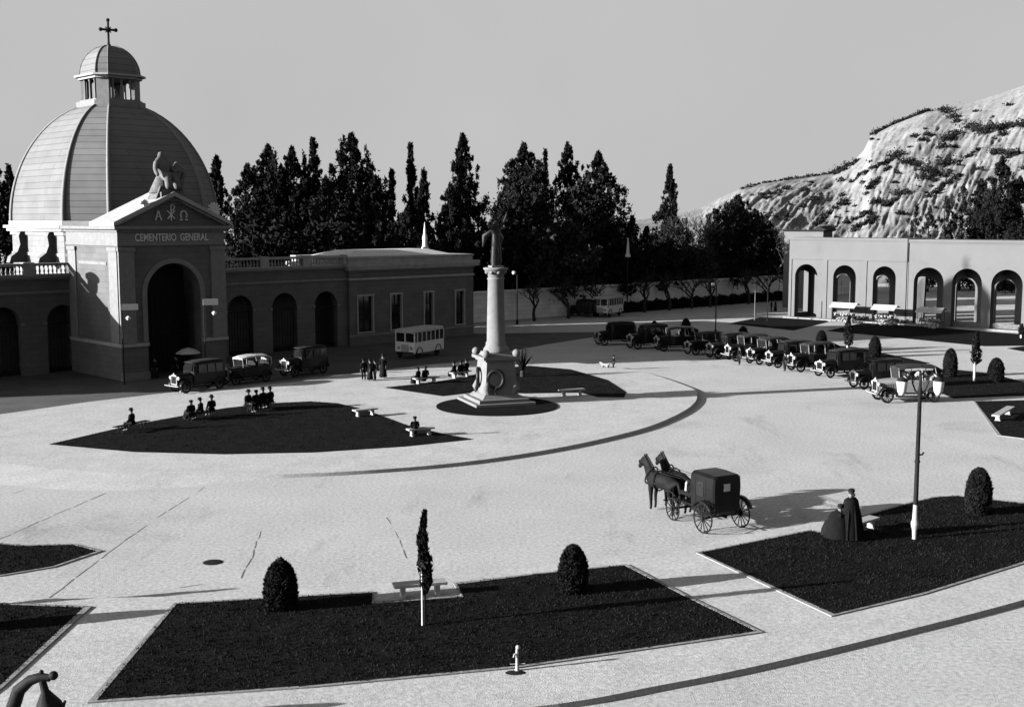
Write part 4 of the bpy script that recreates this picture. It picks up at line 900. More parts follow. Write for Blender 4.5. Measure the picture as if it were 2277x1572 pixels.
def person(seated, woman, loc, rz, label, sc=1.0, group='people in the plaza'):
    k = (seated, woman)
    if k not in PP: t = PP[k] = person_proto(*k)
    else: t = copy_tree(PP[k])
    h_ = len([o for o in COL.objects if o.name.startswith('person')])
    v_ = math.sin(h_*2.7); t.location = loc; t.rotation_euler = (0, (.09*v_ if seated else 0), rz+(.35*v_ if seated else 0)); t.scale = (sc, sc, sc*(1+.04*math.sin(h_*1.9))); return tag(t, label, 'person', group)
def sit(key, f, woman, label, flip=1, sc=1.0, dz=.0):
    c, d, L_ = BN[key]; q = Vector((-d.y, d.x, 0))*flip
    person(True, woman, c+d*(f*L_/2)-q*.05+Vector((0, 0, dz)), math.atan2(q.y, q.x), label, sc)
sit('A', .0, False, 'person in dark coat sitting alone on the leftmost bench', 1)
for f, w, lb in ((-.72, True, 'left one of three dark sitters on a bench'), (.05, False, 'middle one of three dark sitters on a bench'), (.7, False, 'right one of three dark sitters on a bench')): sit('B', f, w, 'person, '+lb+' on the big lawn edge', 1, 1.05)
for f, w, lb in ((-.8, False, 'leftmost'), (-.25, True, 'second from left'), (.25, False, 'third from left'), (.78, False, 'rightmost')): sit('C', f, w, 'person in dark clothes, '+lb+' of the four sharing one bench', -1 if f == -.8 else 1, 1.1)
sit('E', -.45, True, 'person sitting on the pale bench near the right lawn tip', 1, .95)
sit('F', -.6, True, 'person, left one of two on the bench at the rear lawn tip', 1); sit('F', -.1, True, 'person, right one of two on the bench at the rear lawn tip', 1)
for f, lb in ((-.6, 'left'), (.0, 'middle'), (.6, 'right')): sit('G', f, f > .3, 'person, '+lb+' one of three on the bench beside the monument', 1, 1.05)
for x, y, w, rz, sc, lb in ((809, 846, False, 2, .98, 'person in dark suit, leftmost of the group standing on the pale walk'), (823, 846, True, 3.5, 1.0, 'person in dark dress, in the middle of the standing group on the walk'), (834, 846, False, 4, .9, 'person in dark clothes, right one of the three standing close together'), (852, 841, True, 4.5, 1.08, 'tall person in long dark dress standing apart right of the group of three')):
    person(False, w, G(x, y, ZI), rz, lb, sc)
person(False, False, G(1364, 822, 0), 3.4, 'small person alone on the open plaza with a little dog', .72)
person(False, False, G(1715, 694, 0), 3, 'person in dark clothes, left of the pair far off by the arcade end', .95); person(False, True, G(1724, 693, 0), 3, 'person in dark clothes, right of the pair far off by the arcade end', .95)
for x, y, w, lb in ((345, 842, True, 'person standing in the shade left of the big arch'), (392, 838, False, 'person standing in the shade before the big arch'), (455, 826, True, 'person standing in shade right of the big arch')): person(False, w, G(x, y), 4.5, lb, 1.0, 'people in the shade of the gatehouse')
for x, y, lb in ((1644, 812, 'person standing between cars in the middle of the row'), (1745, 826, 'person standing at a bonnet in the near half of the car row')): person(False, False, G(x, y), 3.6, lb, .95, 'people among the parked cars')
# the two cloaked figures by the lamp
g = G(1890, 1196, ZP+.05)
p_ = person(False, True, g, 2.2, 'tall person wrapped in a long dark cloak standing on the right lawn', 1.08, 'cloaked pair by the lamp')
p = MB(); p.lathe([(.5, .02), (.46, .3), (.36, .8), (.3, 1.15), (.25, 1.36), (.1, 1.46)], 18, (0, 0, 0), .9, 1.1)
for k in range(9): a = k*.7; p.tube([(.46*math.cos(a), .52*math.sin(a), .03), (.34*math.cos(a), .4*math.sin(a), .8), (.2*math.cos(a), .22*math.sin(a), 1.38)], [.05, .04, .02], 5)
p.build('cloak', M_cloth, p_)
g = G(1868, 1197, ZP+.05)
p_ = person(True, True, g, 2.6, 'stooped person in a dark shawl seated left of the standing cloaked one', 1.0, 'cloaked pair by the lamp'); p_.location = g+Vector((0, 0, .05))
p = MB(); p.lathe([(.46, .0), (.42, .3), (.36, .6), (.3, .82), (.2, .98), (.08, 1.05)], 16, (.1, 0, 0), 1.15, 1); p.build('shawl', M_cloth, p_)
# small dog by the child
d = skinned('dog', [(0, 0, .3), (.18, 0, .32), (.3, 0, .42), (.38, 0, .44), (.46, 0, .41), (-.2, 0, .32), (-.34, 0, .45), (.2, .06, .18), (.2, .06, .03), (.2, -.06, .18), (.2, -.06, .03), (-.18, .06, .2), (-.22, .06, .1), (-.18, .06, .03), (-.18, -.06, .2), (-.22, -.06, .1), (-.18, -.06, .03)],
  [(0, 1), (1, 2), (2, 3), (3, 4), (0, 5), (5, 6), (1, 7), (7, 8), (1, 9), (9, 10), (5, 11), (11, 12), (12, 13), (5, 14), (14, 15), (15, 16)], [.1, .11, .07, .08, .04, .09, .02, .04, .025, .04, .025, .05, .03, .025, .05, .03, .025], M_pale)
d.location = G(1346, 822); d.rotation_euler = (0, 0, 2.5); d.scale = (1.3,)*3; tag(d, 'small pale dog standing beside the child on the open plaza', 'dog')
# ------------------------------------------------------------------ motor cars
def wheel_parts(parent, x, y, r, w, spokes=10, name='wheel', tyre_m=None, rim_m=None, hub=.07):
    t = bpy.data.objects.new(name, None); COL.objects.link(t); t.parent = parent; t.location = (x, y, r); t.empty_display_size = .1
    p = MB(); n = 24; k = 8; tr = w/2
    vs = [((r-tr+tr*math.cos(2*PI*j/k))*math.cos(2*PI*i/n), tr*math.sin(2*PI*j/k), (r-tr+tr*math.cos(2*PI*j/k))*math.sin(2*PI*i/n)) for i in range(n) for j in range(k)]
    p.add(vs, [(i*k+j, i*k+(j+1) % k, ((i+1) % n)*k+(j+1) % k, ((i+1) % n)*k+j) for i in range(n) for j in range(k)], True); p.build('tyre', tyre_m or M_rubber, t)
    p = MB(); p.tube([(0, -.08, 0), (0, .08, 0)], hub, 10)
    for i in range(spokes): a = 2*PI*i/spokes; p.tube([(hub*.8*math.cos(a), 0, hub*.8*math.sin(a)), ((r-w*.8)*math.cos(a), 0, (r-w*.8)*math.sin(a))], .022 if r > .3 else .018, 5, False)
    p.build('rim', rim_m or M_hood, t); return t
def fender(p, xc, zc, r, a0, a1, y0, y1, ext=None):
    pts = [(xc+r*math.cos(a0+(a1-a0)*k/9), zc+r*math.sin(a0+(a1-a0)*k/9)) for k in range(10)]
    if ext: pts.append(ext)
    up = [(x, z) for x, z in pts]; lo = [(xc+(x-xc)*.93, zc+(z-zc)*.93) for x, z in pts]
    if ext: lo[-1] = (ext[0], ext[1]-.04)
    n = len(up); vs = [(x, y, z) for y in (y0, y1) for x, z in up]+[(x, y, z) for y in (y0, y1) for x, z in lo]; fs = []
    for i in range(n-1): fs += [(i, i+1, n+i+1, n+i), (2*n+i, 3*n+i, 3*n+i+1, 2*n+i+1), (i, 2*n+i, 2*n+i+1, i+1), (n+i, n+i+1, 3*n+i+1, 3*n+i)]
    fs += [(0, n, 3*n, 2*n), (n-1, 3*n-1, 4*n-1, 2*n-1)]; p.add(vs, fs, True)
def loft(p, secs, smooth=False):      # sections of equal length, closed, capped
    n = len(secs[0]); p.add([q for s in secs for q in s], [(i*n+k, i*n+(k+1) % n, (i+1)*n+(k+1) % n, (i+1)*n+k) for i in range(len(secs)-1) for k in range(n)], smooth)
    p.add(secs[0], [tuple(range(n))[::-1]]); p.add(secs[-1], [tuple(range(n))])
def hoodsec(x, w, z0, z1):
    return [(x, -w, z0), (x, w, z0), (x, w, z1-.16), (x, w*.8, z1-.05), (x, w*.35, z1), (x, -w*.35, z1), (x, -w*.8, z1-.05), (x, -w, z1-.16)]
def make_car(kind, body_m, roof_m):
    t = empty('parked_car')
    p = MB(); loft(p, [hoodsec(.55, .46, .55, 1.26), hoodsec(1.2, .38, .55, 1.22), hoodsec(1.72, .30, .55, 1.18)])
    p.box(-1.75, 1.7, -.36, .36, .42, .56)
    for k in range(9): x = .75+k*.1; p.box(x, x+.03, -.44, .44, .78, 1.0)
    bonnet = p
    if kind == 'sedan':
        def bs(x, w, z1): return [(x, -w, .56), (x, w, .56), (x, w+.02, 1.15), (x, w-.05, z1-.12), (x, w-.22, z1), (x, -w+.22, z1), (x, -w+.05, z1-.12), (x, -w-.02, 1.15)]
        loft(p, [bs(-1.78, .58, 1.74), bs(-1.6, .66, 1.88), bs(-.9, .7, 1.93), bs(.1, .68, 1.92), bs(.5, .62, 1.86), bs(.66, .56, 1.7)])
        body = p.build('body', body_m, t)
        r = MB(); loft(r, [[(x, -w, z), (x, w, z), (x, w-.2, z+.06), (x, -w+.2, z+.06)] for x, w, z in ((-1.72, .5, 1.84), (-.9, .58, 1.91), (.1, .56, 1.9), (.68, .5, 1.83))]); r.build('roof', roof_m, t)
        for s in (-1, 1):
            for x0, x1 in ((-1.45, -.95), (-.85, -.3), (-.2, .4)): g = MB(); g.add([(x0, s*.742, 1.2), (x1, s*.735, 1.2), (x1, s*.70, 1.72), (x0, s*.70, 1.72)], [(0, 1, 2, 3) if s < 0 else (3, 2, 1, 0)]); g.build('window', M_glass, t)
        g = MB(); g.add([(.73, -.45, 1.3), (.73, .45, 1.3), (.69, .42, 1.68), (.69, -.42, 1.68)], [(0, 1, 2, 3)]); g.build('windscreen', M_glass, t)
        g = MB(); g.add([(-1.81, -.3, 1.35), (-1.81, .3, 1.35), (-1.8, .3, 1.62), (-1.8, -.3, 1.62)], [(3, 2, 1, 0)]); g.build('rear_window', M_glass, t)
    else:
        def bs(x, w, z1): return [(x, -w, .56), (x, w, .56), (x, w+.03, z1-.08), (x, w-.02, z1), (x, -w+.02, z1), (x, -w-.03, z1-.08)]
        loft(p, [bs(-1.8, .52, 1.14), bs(-1.55, .64, 1.2), bs(-.6, .7, 1.2), (bs(.3, .62, 1.2)), bs(.58, .5, 1.24)])
        body = p.build('body', body_m, t)
        r = MB(); loft(r, [[(x, -w, z-.1), (x, w, z-.1), (x, w-.06, z), (x, 0, z+.07), (x, -w+.06, z)] for x, w, z in ((-1.78, .56, 1.72), (-1.4, .66, 1.88), (-.5, .68, 1.94), (.3, .64, 1.9), (.72, .58, 1.82))]); 
        r.box(-1.84, -1.76, -.55, .55, 1.2, 1.72); r.build('hood', roof_m, t)
        for s in (-1, 1):
            for q in ([(.62, s*.52, 1.2), (.7, s*.54, 1.82)], [(-.6, s*.68, 1.18), (-.55, s*.64, 1.86)], [(-1.5, s*.64, 1.18), (-1.3, s*.64, 1.84)]): f = MB(); f.tube(q, .022, 5); f.build('hood_post', M_chrome, t)
        f = MB(); f.tube([(.62, -.52, 1.26), (.62, .52, 1.26), (.68, .52, 1.72), (.68, -.52, 1.72), (.62, -.52, 1.26)], .022, 5); f.add([(.63, -.5, 1.28), (.63, .5, 1.28), (.67, .5, 1.7), (.67, -.5, 1.7)], [(0, 1, 2, 3)]); f.build('windscreen', M_chrome if False else M_glass, t)
        f = MB()
        for x in (-.15, -1.15): f.box(x-.5, x, -.55, .55, 1.1, 1.22); f.box(x-.56, x-.44, -.56, .56, 1.2, 1.5)
        f.build('seats', M_hood, t)
    r = MB(); loft(r, [hoodsec(1.725, .31, .55, 1.2), hoodsec(1.8, .31, .55, 1.2)]); r.lathe([(.05, 0), (.05, .06), (.02, .1)], 8, (1.76, 0, 1.2)); rad = r.build('radiator', M_chrome, t)
    r = MB(); r.box(1.801, 1.81, -.25, .25, .62, 1.08); r.build('grille', M_black, rad)
    for s in (-1, 1):
        h = MB(); h.lathe([(.02, -.16), (.09, -.1), (.12, 0), (.115, .02)], 12, (0, 0, 0)); h.xf(Matrix.Translation((1.75, s*.42, .98)) @ Matrix.Rotation(PI/2, 4, 'Y')); hl = h.build('headlight', M_chrome, t)
    h = MB(); h.tube([(1.72, -.42, .9), (1.72, .42, .9)], .02, 5); h.build('lamp_bar', M_chrome, t)
    for s in (-1, 1):
        y0, y1 = (.44, .76) if s > 0 else (-.76, -.44)
        f = MB(); fender(f, 1.32, .4, .46, -.05, 2.55, y0, y1, (.72, .36)); f.build('fender', body_m if body_m is not M_lightcar else M_black, t)
        f = MB(); fender(f, -1.28, .4, .47, -.1, 3.0, y0, y1); f.build('fender', body_m if body_m is not M_lightcar else M_black, t)
        f = MB(); f.box(-.85, .78, y0 if s > 0 else y0, y1, .32, .37); f.build('running_board', M_hood, t)
        wheel_parts(t, 1.32, s*.6, .38, .13); wheel_parts(t, -1.28, s*.6, .38, .13)
    w = wheel_parts(t, -1.93, 0, .36, .13, name='spare_wheel'); w.rotation_euler = (0, 0, PI/2); w.location = (-1.93, 0, .9)
    b = MB(); b.tube([(1.98, -.7, .5), (2.02, -.3, .5), (2.02, .3, .5), (1.98, .7, .5)], .035, 6); b.tube([(1.7, -.3, .5), (2.02, -.3, .5)], .025, 5); b.tube([(1.7, .3, .5), (2.02, .3, .5)], .025, 5); b.build('bumper', M_chrome, t)
    return t
CARP = {}
def car(key, x, y, hd, label, group, sc=1.17):
    if key not in CARP:
        t = make_car(*{'sedan': ('sedan', M_black, M_hood), 'greysedan': ('sedan', M_grey, M_black), 'touring': ('touring', M_black, M_hood), 'lighttop': ('touring', M_black, M_hoodw), 'palecar': ('touring', M_lightcar, M_hood)}[key]); CARP[key] = t
    else: t = copy_tree(CARP[key])
    t.location = G(x, y); t.rotation_euler = (0, 0, hd); t.scale = (sc, sc, sc*(1+.05*math.sin(x*.7))); return tag(t, label, 'car', group)
CG = 'old cars parked side by side in a row'
HD = math.atan2(-.36, -.93)
row = [('sedan', 1368, 766, 'black high roofed car, farthest in the row'), ('sedan', 1440, 774, 'dark closed car with box body, second from the far end of the row'), ('touring', 1502, 779, 'small black open tourer, third from the far end of the row'),
       ('touring', 1568, 787, 'black open tourer with dark hood, fourth from the far end'), ('greysedan', 1620, 795, 'dark grey closed car, fifth from the far end of the row'), ('touring', 1664, 801, 'black hooded tourer, sixth from the far end of the row'), ('touring', 1708, 808, 'black hooded tourer, in the very middle of the row'),
       ('sedan', 1754, 815, 'black closed car, just nearer than the middle of the row'), ('touring', 1806, 824, 'black hooded tourer, fourth from the near end of the row'), ('sedan', 1866, 836, 'black closed car with bright radiator, third from the near end'),
       ('sedan', 1948, 862, 'large black closed car parked next to the flower car')]
for i, (k, x, y, lb) in enumerate(row): car(k, x, y, HD+.10*math.sin(i*2.3), lb, CG, 1.15+.03*math.sin(i*1.7))
fc = car('palecar', 2014, 892, math.atan2(-.1, -1), 'pale open car heaped with white flowers, nearest in the row', CG, 1.27)
fl = MB(); rr = random.Random(8)
for k in range(70): fl.ball((rr.uniform(-1.6, .5), rr.uniform(-.6, .6), rr.uniform(1.22, 1.5)), rr.uniform(.08, .17), 7, 5)
f = fl.build('flower_wreaths', M_flower, None, fc.location, fc.rotation_euler[2]); f.scale = fc.scale; tag(f, 'heap of white funeral flowers piled in the nearest open car', 'flowers')
FH = math.atan2(-bus_d.y, -bus_d.x)
SG = 'old cars parked in the shade of the gatehouse'
car('sedan', 440, 868, FH+.12, 'black closed car in the shade, nearest on the left street', SG, 1.15)
car('lighttop', 548, 852, FH+.1, 'tourer with pale cloth top in the shade before the wing', SG, 1.1)
car('sedan', 676, 833, FH+.1, 'black closed car in the shade, third along the left street', SG, 1.15)
car('greysedan', 1297, 704, 2.3, 'dark grey car far off on the street left of the far bus', 'vehicles on the far street')
# ------------------------------------------------------------------ buses
def make_bus():
    t = empty('motor_bus')
    def bs(x, w, z0, z1): return [(x, -w, z0), (x, w, z0), (x, w, z1-.1), (x, w-.12, z1), (x, -w+.12, z1), (x, -w, z1-.1)]
    p = MB(); loft(p, [[(x, -w, .5), (x, w, .5), (x, w+.02, 1.4), (x, -w-.02, 1.4)] for x, w in ((-3.2, .95), (-2.9, 1.03), (2.0, 1.03), (2.5, .95))]); p.build('body', M_white, t)
    p = MB(); loft(p, [bs(x, w, 2.2, 2.45) for x, w in ((-3.25, .9), (-3, 1.05), (2.2, 1.05), (2.65, .9))]); p.build('roof', M_hoodw, t)
    for s in (-1, 1):
        for k in range(7): x = -3.1+k*.85; p = MB(); p.box(x, x+.08, s*1.0-.04, s*1.0+.04, 1.4, 2.2); p.build('pillar', M_white, t)
        for k in range(6): x = -3.0+k*.85; p = MB(); p.box(x, x+.72, s*.98-.01, s*.98+.01, 1.42, 2.18); p.build('window', M_glass, t)
    p = MB(); p.add([(2.42, -.9, 1.42), (2.42, .9, 1.42), (2.42, .9, 2.18), (2.42, -.9, 2.18)], [(0, 1, 2, 3)]); p.build('windscreen', M_glass, t)
    p = MB(); p.add([(-3.1, -.9, 1.42), (-3.1, .9, 1.42), (-3.1, .9, 2.18), (-3.1, -.9, 2.18)], [(3, 2, 1, 0)]); p.build('rear_window', M_glass, t)
    p = MB(); 
    p.box(2.4, 2.48, -.97, .97, 2.14, 2.22)
    for y in (-.92, 0, .92): p.box(2.4, 2.48, y-.05, y+.05, 1.4, 2.14)
    p.build('windscreen_frame', M_white, t)
    p = MB(); p.box(2.5, 2.56, -.34, .34, .6, 1.2); p.build('radiator', M_chrome, t)
    p = MB(); p.tube([(2.62, -.9, .55), (2.66, 0, .55), (2.62, .9, .55)], .05, 6); p.box(2.4, 2.62, -.5, .5, .5, .58); p.build('bumper', M_black, t)
    for s in (-1, 1):
        h = MB(); h.ball((2.6, s*.62, .95), .13, 10, 7); h.build('headlight', M_chrome, t)
        f = MB(); fender(f, 1.75, .45, .56, .1, 3.0, s*.95-.15, s*.95+.15); f.build('fender', M_black, t)
        f = MB(); fender(f, -1.9, .45, .56, .1, 3.0, s*.95-.15, s*.95+.15); f.build('fender', M_black, t)
        wheel_parts(t, 1.75, s*.9, .45, .18); wheel_parts(t, -1.9, s*.9, .45, .2)
    return t
b1 = make_bus(); b1.scale = (.86, 1.1, 1.1); b1.location = G(930, 793); b1.rotation_euler = (0, 0, math.atan2(-.9, -.5)); tag(b1, 'white bodied motor bus with dark windows in the shade before the pavilion', 'bus', 'white motor buses')
b2 = copy_tree(b1); b2.location = G(1350, 704); b2.rotation_euler = (0, 0, math.atan2(-.88, -.5)); tag(b2, 'far white motor bus on the street beneath the bare trees', 'bus', 'white motor buses')
# ------------------------------------------------------------------ carriage and horses
HV = Vector((-.47, .88, 0)).normalized(); CH = math.atan2(HV.y, HV.x)
rc = (G(1562, 1187)+G(1645, 1171))/2
cr = empty('horse_carriage', rc+Vector((0, 0, 0)), CH, 'black closed four wheeled carriage with small rear window drawn by two horses', 'carriage')
p = MB()
def cs(x, w, z0, z1): return [(x, -w, z0), (x, w, z0), (x, w+.05, z1-.5), (x, w+.02, z1-.1), (x, w-.12, z1), (x, -w+.12, z1), (x, -w-.02, z1-.1), (x, -w-.05, z1-.5)]
loft(p, [cs(-.35, .6, .85, 2.28), cs(-.28, .66, .72, 2.33), cs(.5, .68, .62, 2.35), cs(1.15, .66, .7, 2.33), cs(1.25, .6, .85, 2.28)]); cb = p.build('body', M_black, cr)
p = MB(); p.tube([(-.363, .14*math.cos(2*PI*k/20)+.05, 1.86+.13*math.sin(2*PI*k/20)) for k in range(21)], .02, 5, False); p.build('window_frame', M_black, cb)
p = MB(); p.box(-.385, -.352, -.1, .2, 1.7, 2.0); p.build('rear_window', M_white, cr)  # white pane stands for daylight seen through the carriage
for s in (-1, 1):
    p = MB(); p.box(.3, .75, s*.722-.006, s*.722+.006, 1.4, 2.0); p.build('side_window', M_glass, cr)
    p = MB(); p.box(.2, .86, s*.725-.004, s*.725+.004, .8, .84); p.box(.2, .23, s*.725-.004, s*.725+.004, .84, 2.1); p.box(.83, .86, s*.725-.004, s*.725+.004, .84, 2.1); p.build('door_trim', M_grey, cr)
    p = MB(); p.box(1.3, 1.42, s*.75-.07, s*.75+.07, 1.45, 1.75, .02, .02); p.lathe([(.08, 0), (.02, .1)], 8, (1.36, s*.75, 1.75)); p.build('lantern', M_chrome, cr)
p = MB(); p.box(1.35, 2.1, -.55, .55, 1.15, 1.3); p.box(1.3, 1.42, -.55, .55, 1.3, 1.75); p.slabx([(-.55, .8), (.55, .8), (.55, .88), (-.55, .88)], 1.3, 2.6); p.box(2.55, 2.65, -.55, .55, .85, 1.3); p.build('driver_seat', M_black, cr)
p = MB(); p.tube([(-.3, 0, .62), (2.6, 0, .62)], .06, 6)
for x, y in ((0, .95), (2.25, .8)): p.tube([(x, -y, .62 if x == 0 else .5), (x, y, .62 if x == 0 else .5)], .05, 6)
for s in (-1, 1):
    for x in (0, 2.25): p.tube([(x-.45, s*.5, .8), (x, s*.5, .64), (x+.45, s*.5, .8), (x, s*.5, .9), (x-.45, s*.5, .8)], .025, 5)
p.build('undercarriage', M_iron, cr)
p = MB(); p.tube([(2.3, 0, .55), (3.2, 0, .75), (4.7, 0, 1.0)], [.05, .045, .03], 6); p.tube([(2.9, -.8, .72), (2.9, .8, .72)], .035, 6); p.build('pole', M_iron, cr)
for s in (-1, 1):
    wheel_parts(cr, 0, s*.95, .62, .06, 14, rim_m=M_iron, tyre_m=M_iron, hub=.09); wheel_parts(cr, 2.25, s*.8, .48, .055, 12, rim_m=M_iron, tyre_m=M_iron, hub=.08)
    f = MB(); fender(f, 0, .62, .72, .5, 2.7, s*.95-.12, s*.95+.12); f.build('mudguard', M_black, cr)
dv = person(True, False, rc+HV*1.75+Vector((0, 0, .82)), CH, 'coachman in dark coat on the box of the black carriage', 1.0, 'people in the plaza')
def make_horse():
    V = []; E = []; R = []
    def v(x, y, z, r, par=None):
        V.append((x, y, z)); R.append(r)
        if par is not None: E.append((par, len(V)-1))
        return len(V)-1
    b = v(0, 0, 1.2, (.3, .34)); ch = v(.45, 0, 1.2, (.27, .34), b); br = v(.70, 0, 1.27, (.20, .29), ch); n1 = v(.86, 0, 1.48, (.15, .25), br); n2 = v(1.0, 0, 1.70, (.12, .20), n1); po = v(1.1, 0, 1.86, (.1, .14), n2)
    hd = v(1.24, 0, 1.82, (.1, .14), po); mz = v(1.42, 0, 1.58, (.07, .095), hd); v(1.49, 0, 1.46, (.06, .075), mz)
    for s in (-1, 1): e = v(1.08, s*.05, 1.98, .035, po); v(1.1, s*.065, 2.08, .012, e)
    fl = v(-.4, 0, 1.22, (.24, .28), b); cp = v(-.68, 0, 1.28, (.22, .26), fl); tb = v(-.92, 0, 1.3, (.08, .08), cp); t1 = v(-1.04, 0, 1.0, .07, tb); v(-1.03, 0, .55, .05, t1)
    for s, dx in ((-1, .06), (1, -.05)):
        sh = v(.55, s*.15, 1.0, (.1, .13), ch); kn = v(.58+dx, s*.15, .55, (.07, .075), sh); fe = v(.56+dx, s*.15, .16, .048, kn); v(.6+dx, s*.15, .05, .055, fe)
        th = v(-.66, s*.15, 1.0, (.12, .17), cp); st_ = v(-.52+dx, s*.16, .78, (.085, .1), th); hk = v(-.8+dx, s*.15, .52, (.065, .08), st_); ff = v(-.76+dx, s*.15, .15, .048, hk); v(-.71+dx, s*.15, .05, .055, ff)
    h = skinned('horse', V, E, R, M_horse, None, 1)
    p = MB()
    for k in range(9): f = k/8; p.box(.66+.4*f-.05, .66+.4*f+.03, -.02, .02, 1.55+.36*f-.02, 1.55+.36*f+.17)
    p.build('mane', M_hair, h)
    p = MB()
    def ring(c, ry, rz, tilt=0): p.tube([(c[0]+rz*math.cos(a)*math.sin(tilt), ry*math.sin(a), c[2]+rz*math.cos(a)*math.cos(tilt)) for a in [2*PI*k/20 for k in range(21)]], .03, 5, False)
    ring((.72, 0, 1.30), .26, .40, -.5); ring((.2, 0, 1.19), .33, .375)
    for s in (-1, 1): p.tube([(.8, s*.24, 1.2), (.2, s*.31, 1.15), (-.6, s*.27, 1.1), (-1.15, s*.3, .9)], .022, 5); p.tube([(1.34, s*.11, 1.68), (.9, s*.17, 1.62), (.2, s*.1, 1.55), (-1.2, s*.1, 1.55)], .01, 4)
    ring((1.34, 0, 1.68), .095, .125, .8); p.build('harness', M_iron, h); return h
h1 = make_horse(); h1.location = rc+HV*3.5+Vector((-HV.y, HV.x, 0))*.42; h1.rotation_euler = (0, 0, CH+.04); h1.scale = (1.14,)*3; tag(h1, 'dark carriage horse, left of the pair, head held high', 'horse', 'pair of carriage horses')
h2 = copy_tree(h1); h2.location = rc+HV*3.62-Vector((-HV.y, HV.x, 0))*.42; h2.rotation_euler = (0, 0, CH-.05); tag(h2, 'dark carriage horse, right of the pair, slightly taller in view', 'horse', 'pair of carriage horses')
# ------------------------------------------------------------------ lamps, signs, small things
g = G(2033, 1197, ZP+.04); Hl = AT(2047, 835, g.y).z-g.z
la = empty('street_lamp', g, 0, 'tall dark street lamp with pale foot and two scrolled arms holding lanterns', 'street lamp')
p = MB(); p.lathe([(.09, -.1), (.08, .1), (.1, .35), (.14, .5), (.155, .62), (.11, .75), (.09, 1.2), (.085, 1.35)], 14); p.build('foot', M_trimw, la)
p = MB(); p.lathe([(.095, 1.35), (.09, 2.0), (.075, Hl-.7), (.1, Hl-.66), (.06, Hl-.4), (.05, Hl)], 12); p.ball((0, 0, Hl+.06), .07, 8, 6); p.lathe([(.1, 0), (.11, .05), (.1, .1)], 12, (0, 0, 3.0)); p.tube([(0, 0, 3.3), (.18, 0, 3.32), (.24, 0, 3.42)], .035, 6); p.build('pole', M_iron, la)
for s in (-1, 1):
    p = MB(); p.tube([(0, 0, Hl-.65), (s*.18, 0, Hl-.6), (s*.3, 0, Hl-.3), (s*.34, 0, Hl-.05), (s*.5, 0, Hl+.1), (s*.68, 0, Hl+.0), (s*.7, 0, Hl-.12)], .03, 6)
    p.tube([(s*.34, 0, Hl-.05), (s*.22, 0, Hl), (s*.2, 0, Hl-.12), (s*.28, 0, Hl-.16)], .02, 5); p.tube([(0, 0, Hl-.1), (s*.16, 0, Hl-.05), (s*.3, 0, Hl-.3)], .018, 5); p.build('arm', M_iron, la)
    p = MB(); p.lathe([(.04, 0), (.2, -.06), (.21, -.1), (.17, -.45), (.1, -.58), (.02, -.62)], 12, (s*.7, 0, Hl-.16)); ln_ = p.build('lantern', M_white, la)
    p = MB(); p.lathe([(.03, .1), (.12, .04), (.22, -.05), (.215, -.08)], 12, (s*.7, 0, Hl-.14)); p.build('cap', M_iron, ln_)
def thin_lamp(x, y, yt, label, arm=False):
    g = G(x, y); h = AT(x, yt, g.y).z; t = empty('thin_lamp', g, 0, label, 'street lamp', 'thin lamp posts along the street')
    p = MB(); p.lathe([(.16, 0), (.14, .5), (.07, .6), (.06, h-.5)], 10); p.tube([(0, 0, h-.6), (-.15, 0, h-.2), (-.35, 0, h-.1)], .03, 6); p.build('pole', M_iron, t)
    p = MB(); p.ball((-.38, 0, h-.35), .24, 12, 8); p.build('globe', M_white, t)
    p = MB(); p.lathe([(.24, 0), (.06, .12), (.02, .16)], 12, (-.38, 0, h-.16)); p.build('cap', M_iron, t)
thin_lamp(1591, 744, 625, 'thin lamp post with pale globe beyond the far half of the car row')
thin_lamp(1150, 722, 600, 'thin dark lamp post just right of the monument column')
for x, y, yt, lb in ((1678, 712, 645, 'thin pale pole left of the arcade end'), (1706, 714, 640, 'thin dark pole touching the arcade end')):
    g = G(x, y); h = AT(x, yt, g.y).z; p = MB(); p.lathe([(.1, 0), (.07, .3), (.05, h)], 8); p.tube([(-.3, 0, h-.25), (.3, 0, h-.25)], .03, 5); tag(p.build('pole', M_iron if 'dark' in lb else M_weath, None, g), lb, 'pole')
for x0, x1, yt, yb, lb, lamp in ((274, 311, 677, 690, 'white sign board on a thin post left of the big arch', (286, 706)), (455, 488, 665, 679, 'white sign board on a thin post right of the big arch', (477, 695))):
    yg = 855 if x0 < 300 else 842; g = G(x0+3, yg); a, b = AT(x0, yt, g.y), AT(x1, yb, g.y)
    t = empty('street_sign', g, 0, lb, 'sign', 'white sign boards before the gatehouse')
    p = MB(); p.tube([(0, 0, 0), (0, 0, a.z)], .05, 6); p.build('post', M_iron, t)
    w_ = (b.x-a.x)/math.cos(PI/4-.2); p = MB(); p.box(-.05, w_*.8, -.04, .03, b.z, a.z); o = p.build('board', M_white, t); o.rotation_euler = (0, 0, .35)
    q = AT(lamp[0], lamp[1], g.y)-g; p = MB(); p.lathe([(.03, .12), (.2, 0), (.18, -.1), (.1, -.2)], 10, (q.x, -.05, q.z)); o = p.build('lamp', M_white, t)
    p = MB(); p.tube([(0, 0, q.z+.25), (q.x, -.05, q.z+.22), (q.x, -.05, q.z+.1)], .02, 5); p.build('bracket', M_iron, t)
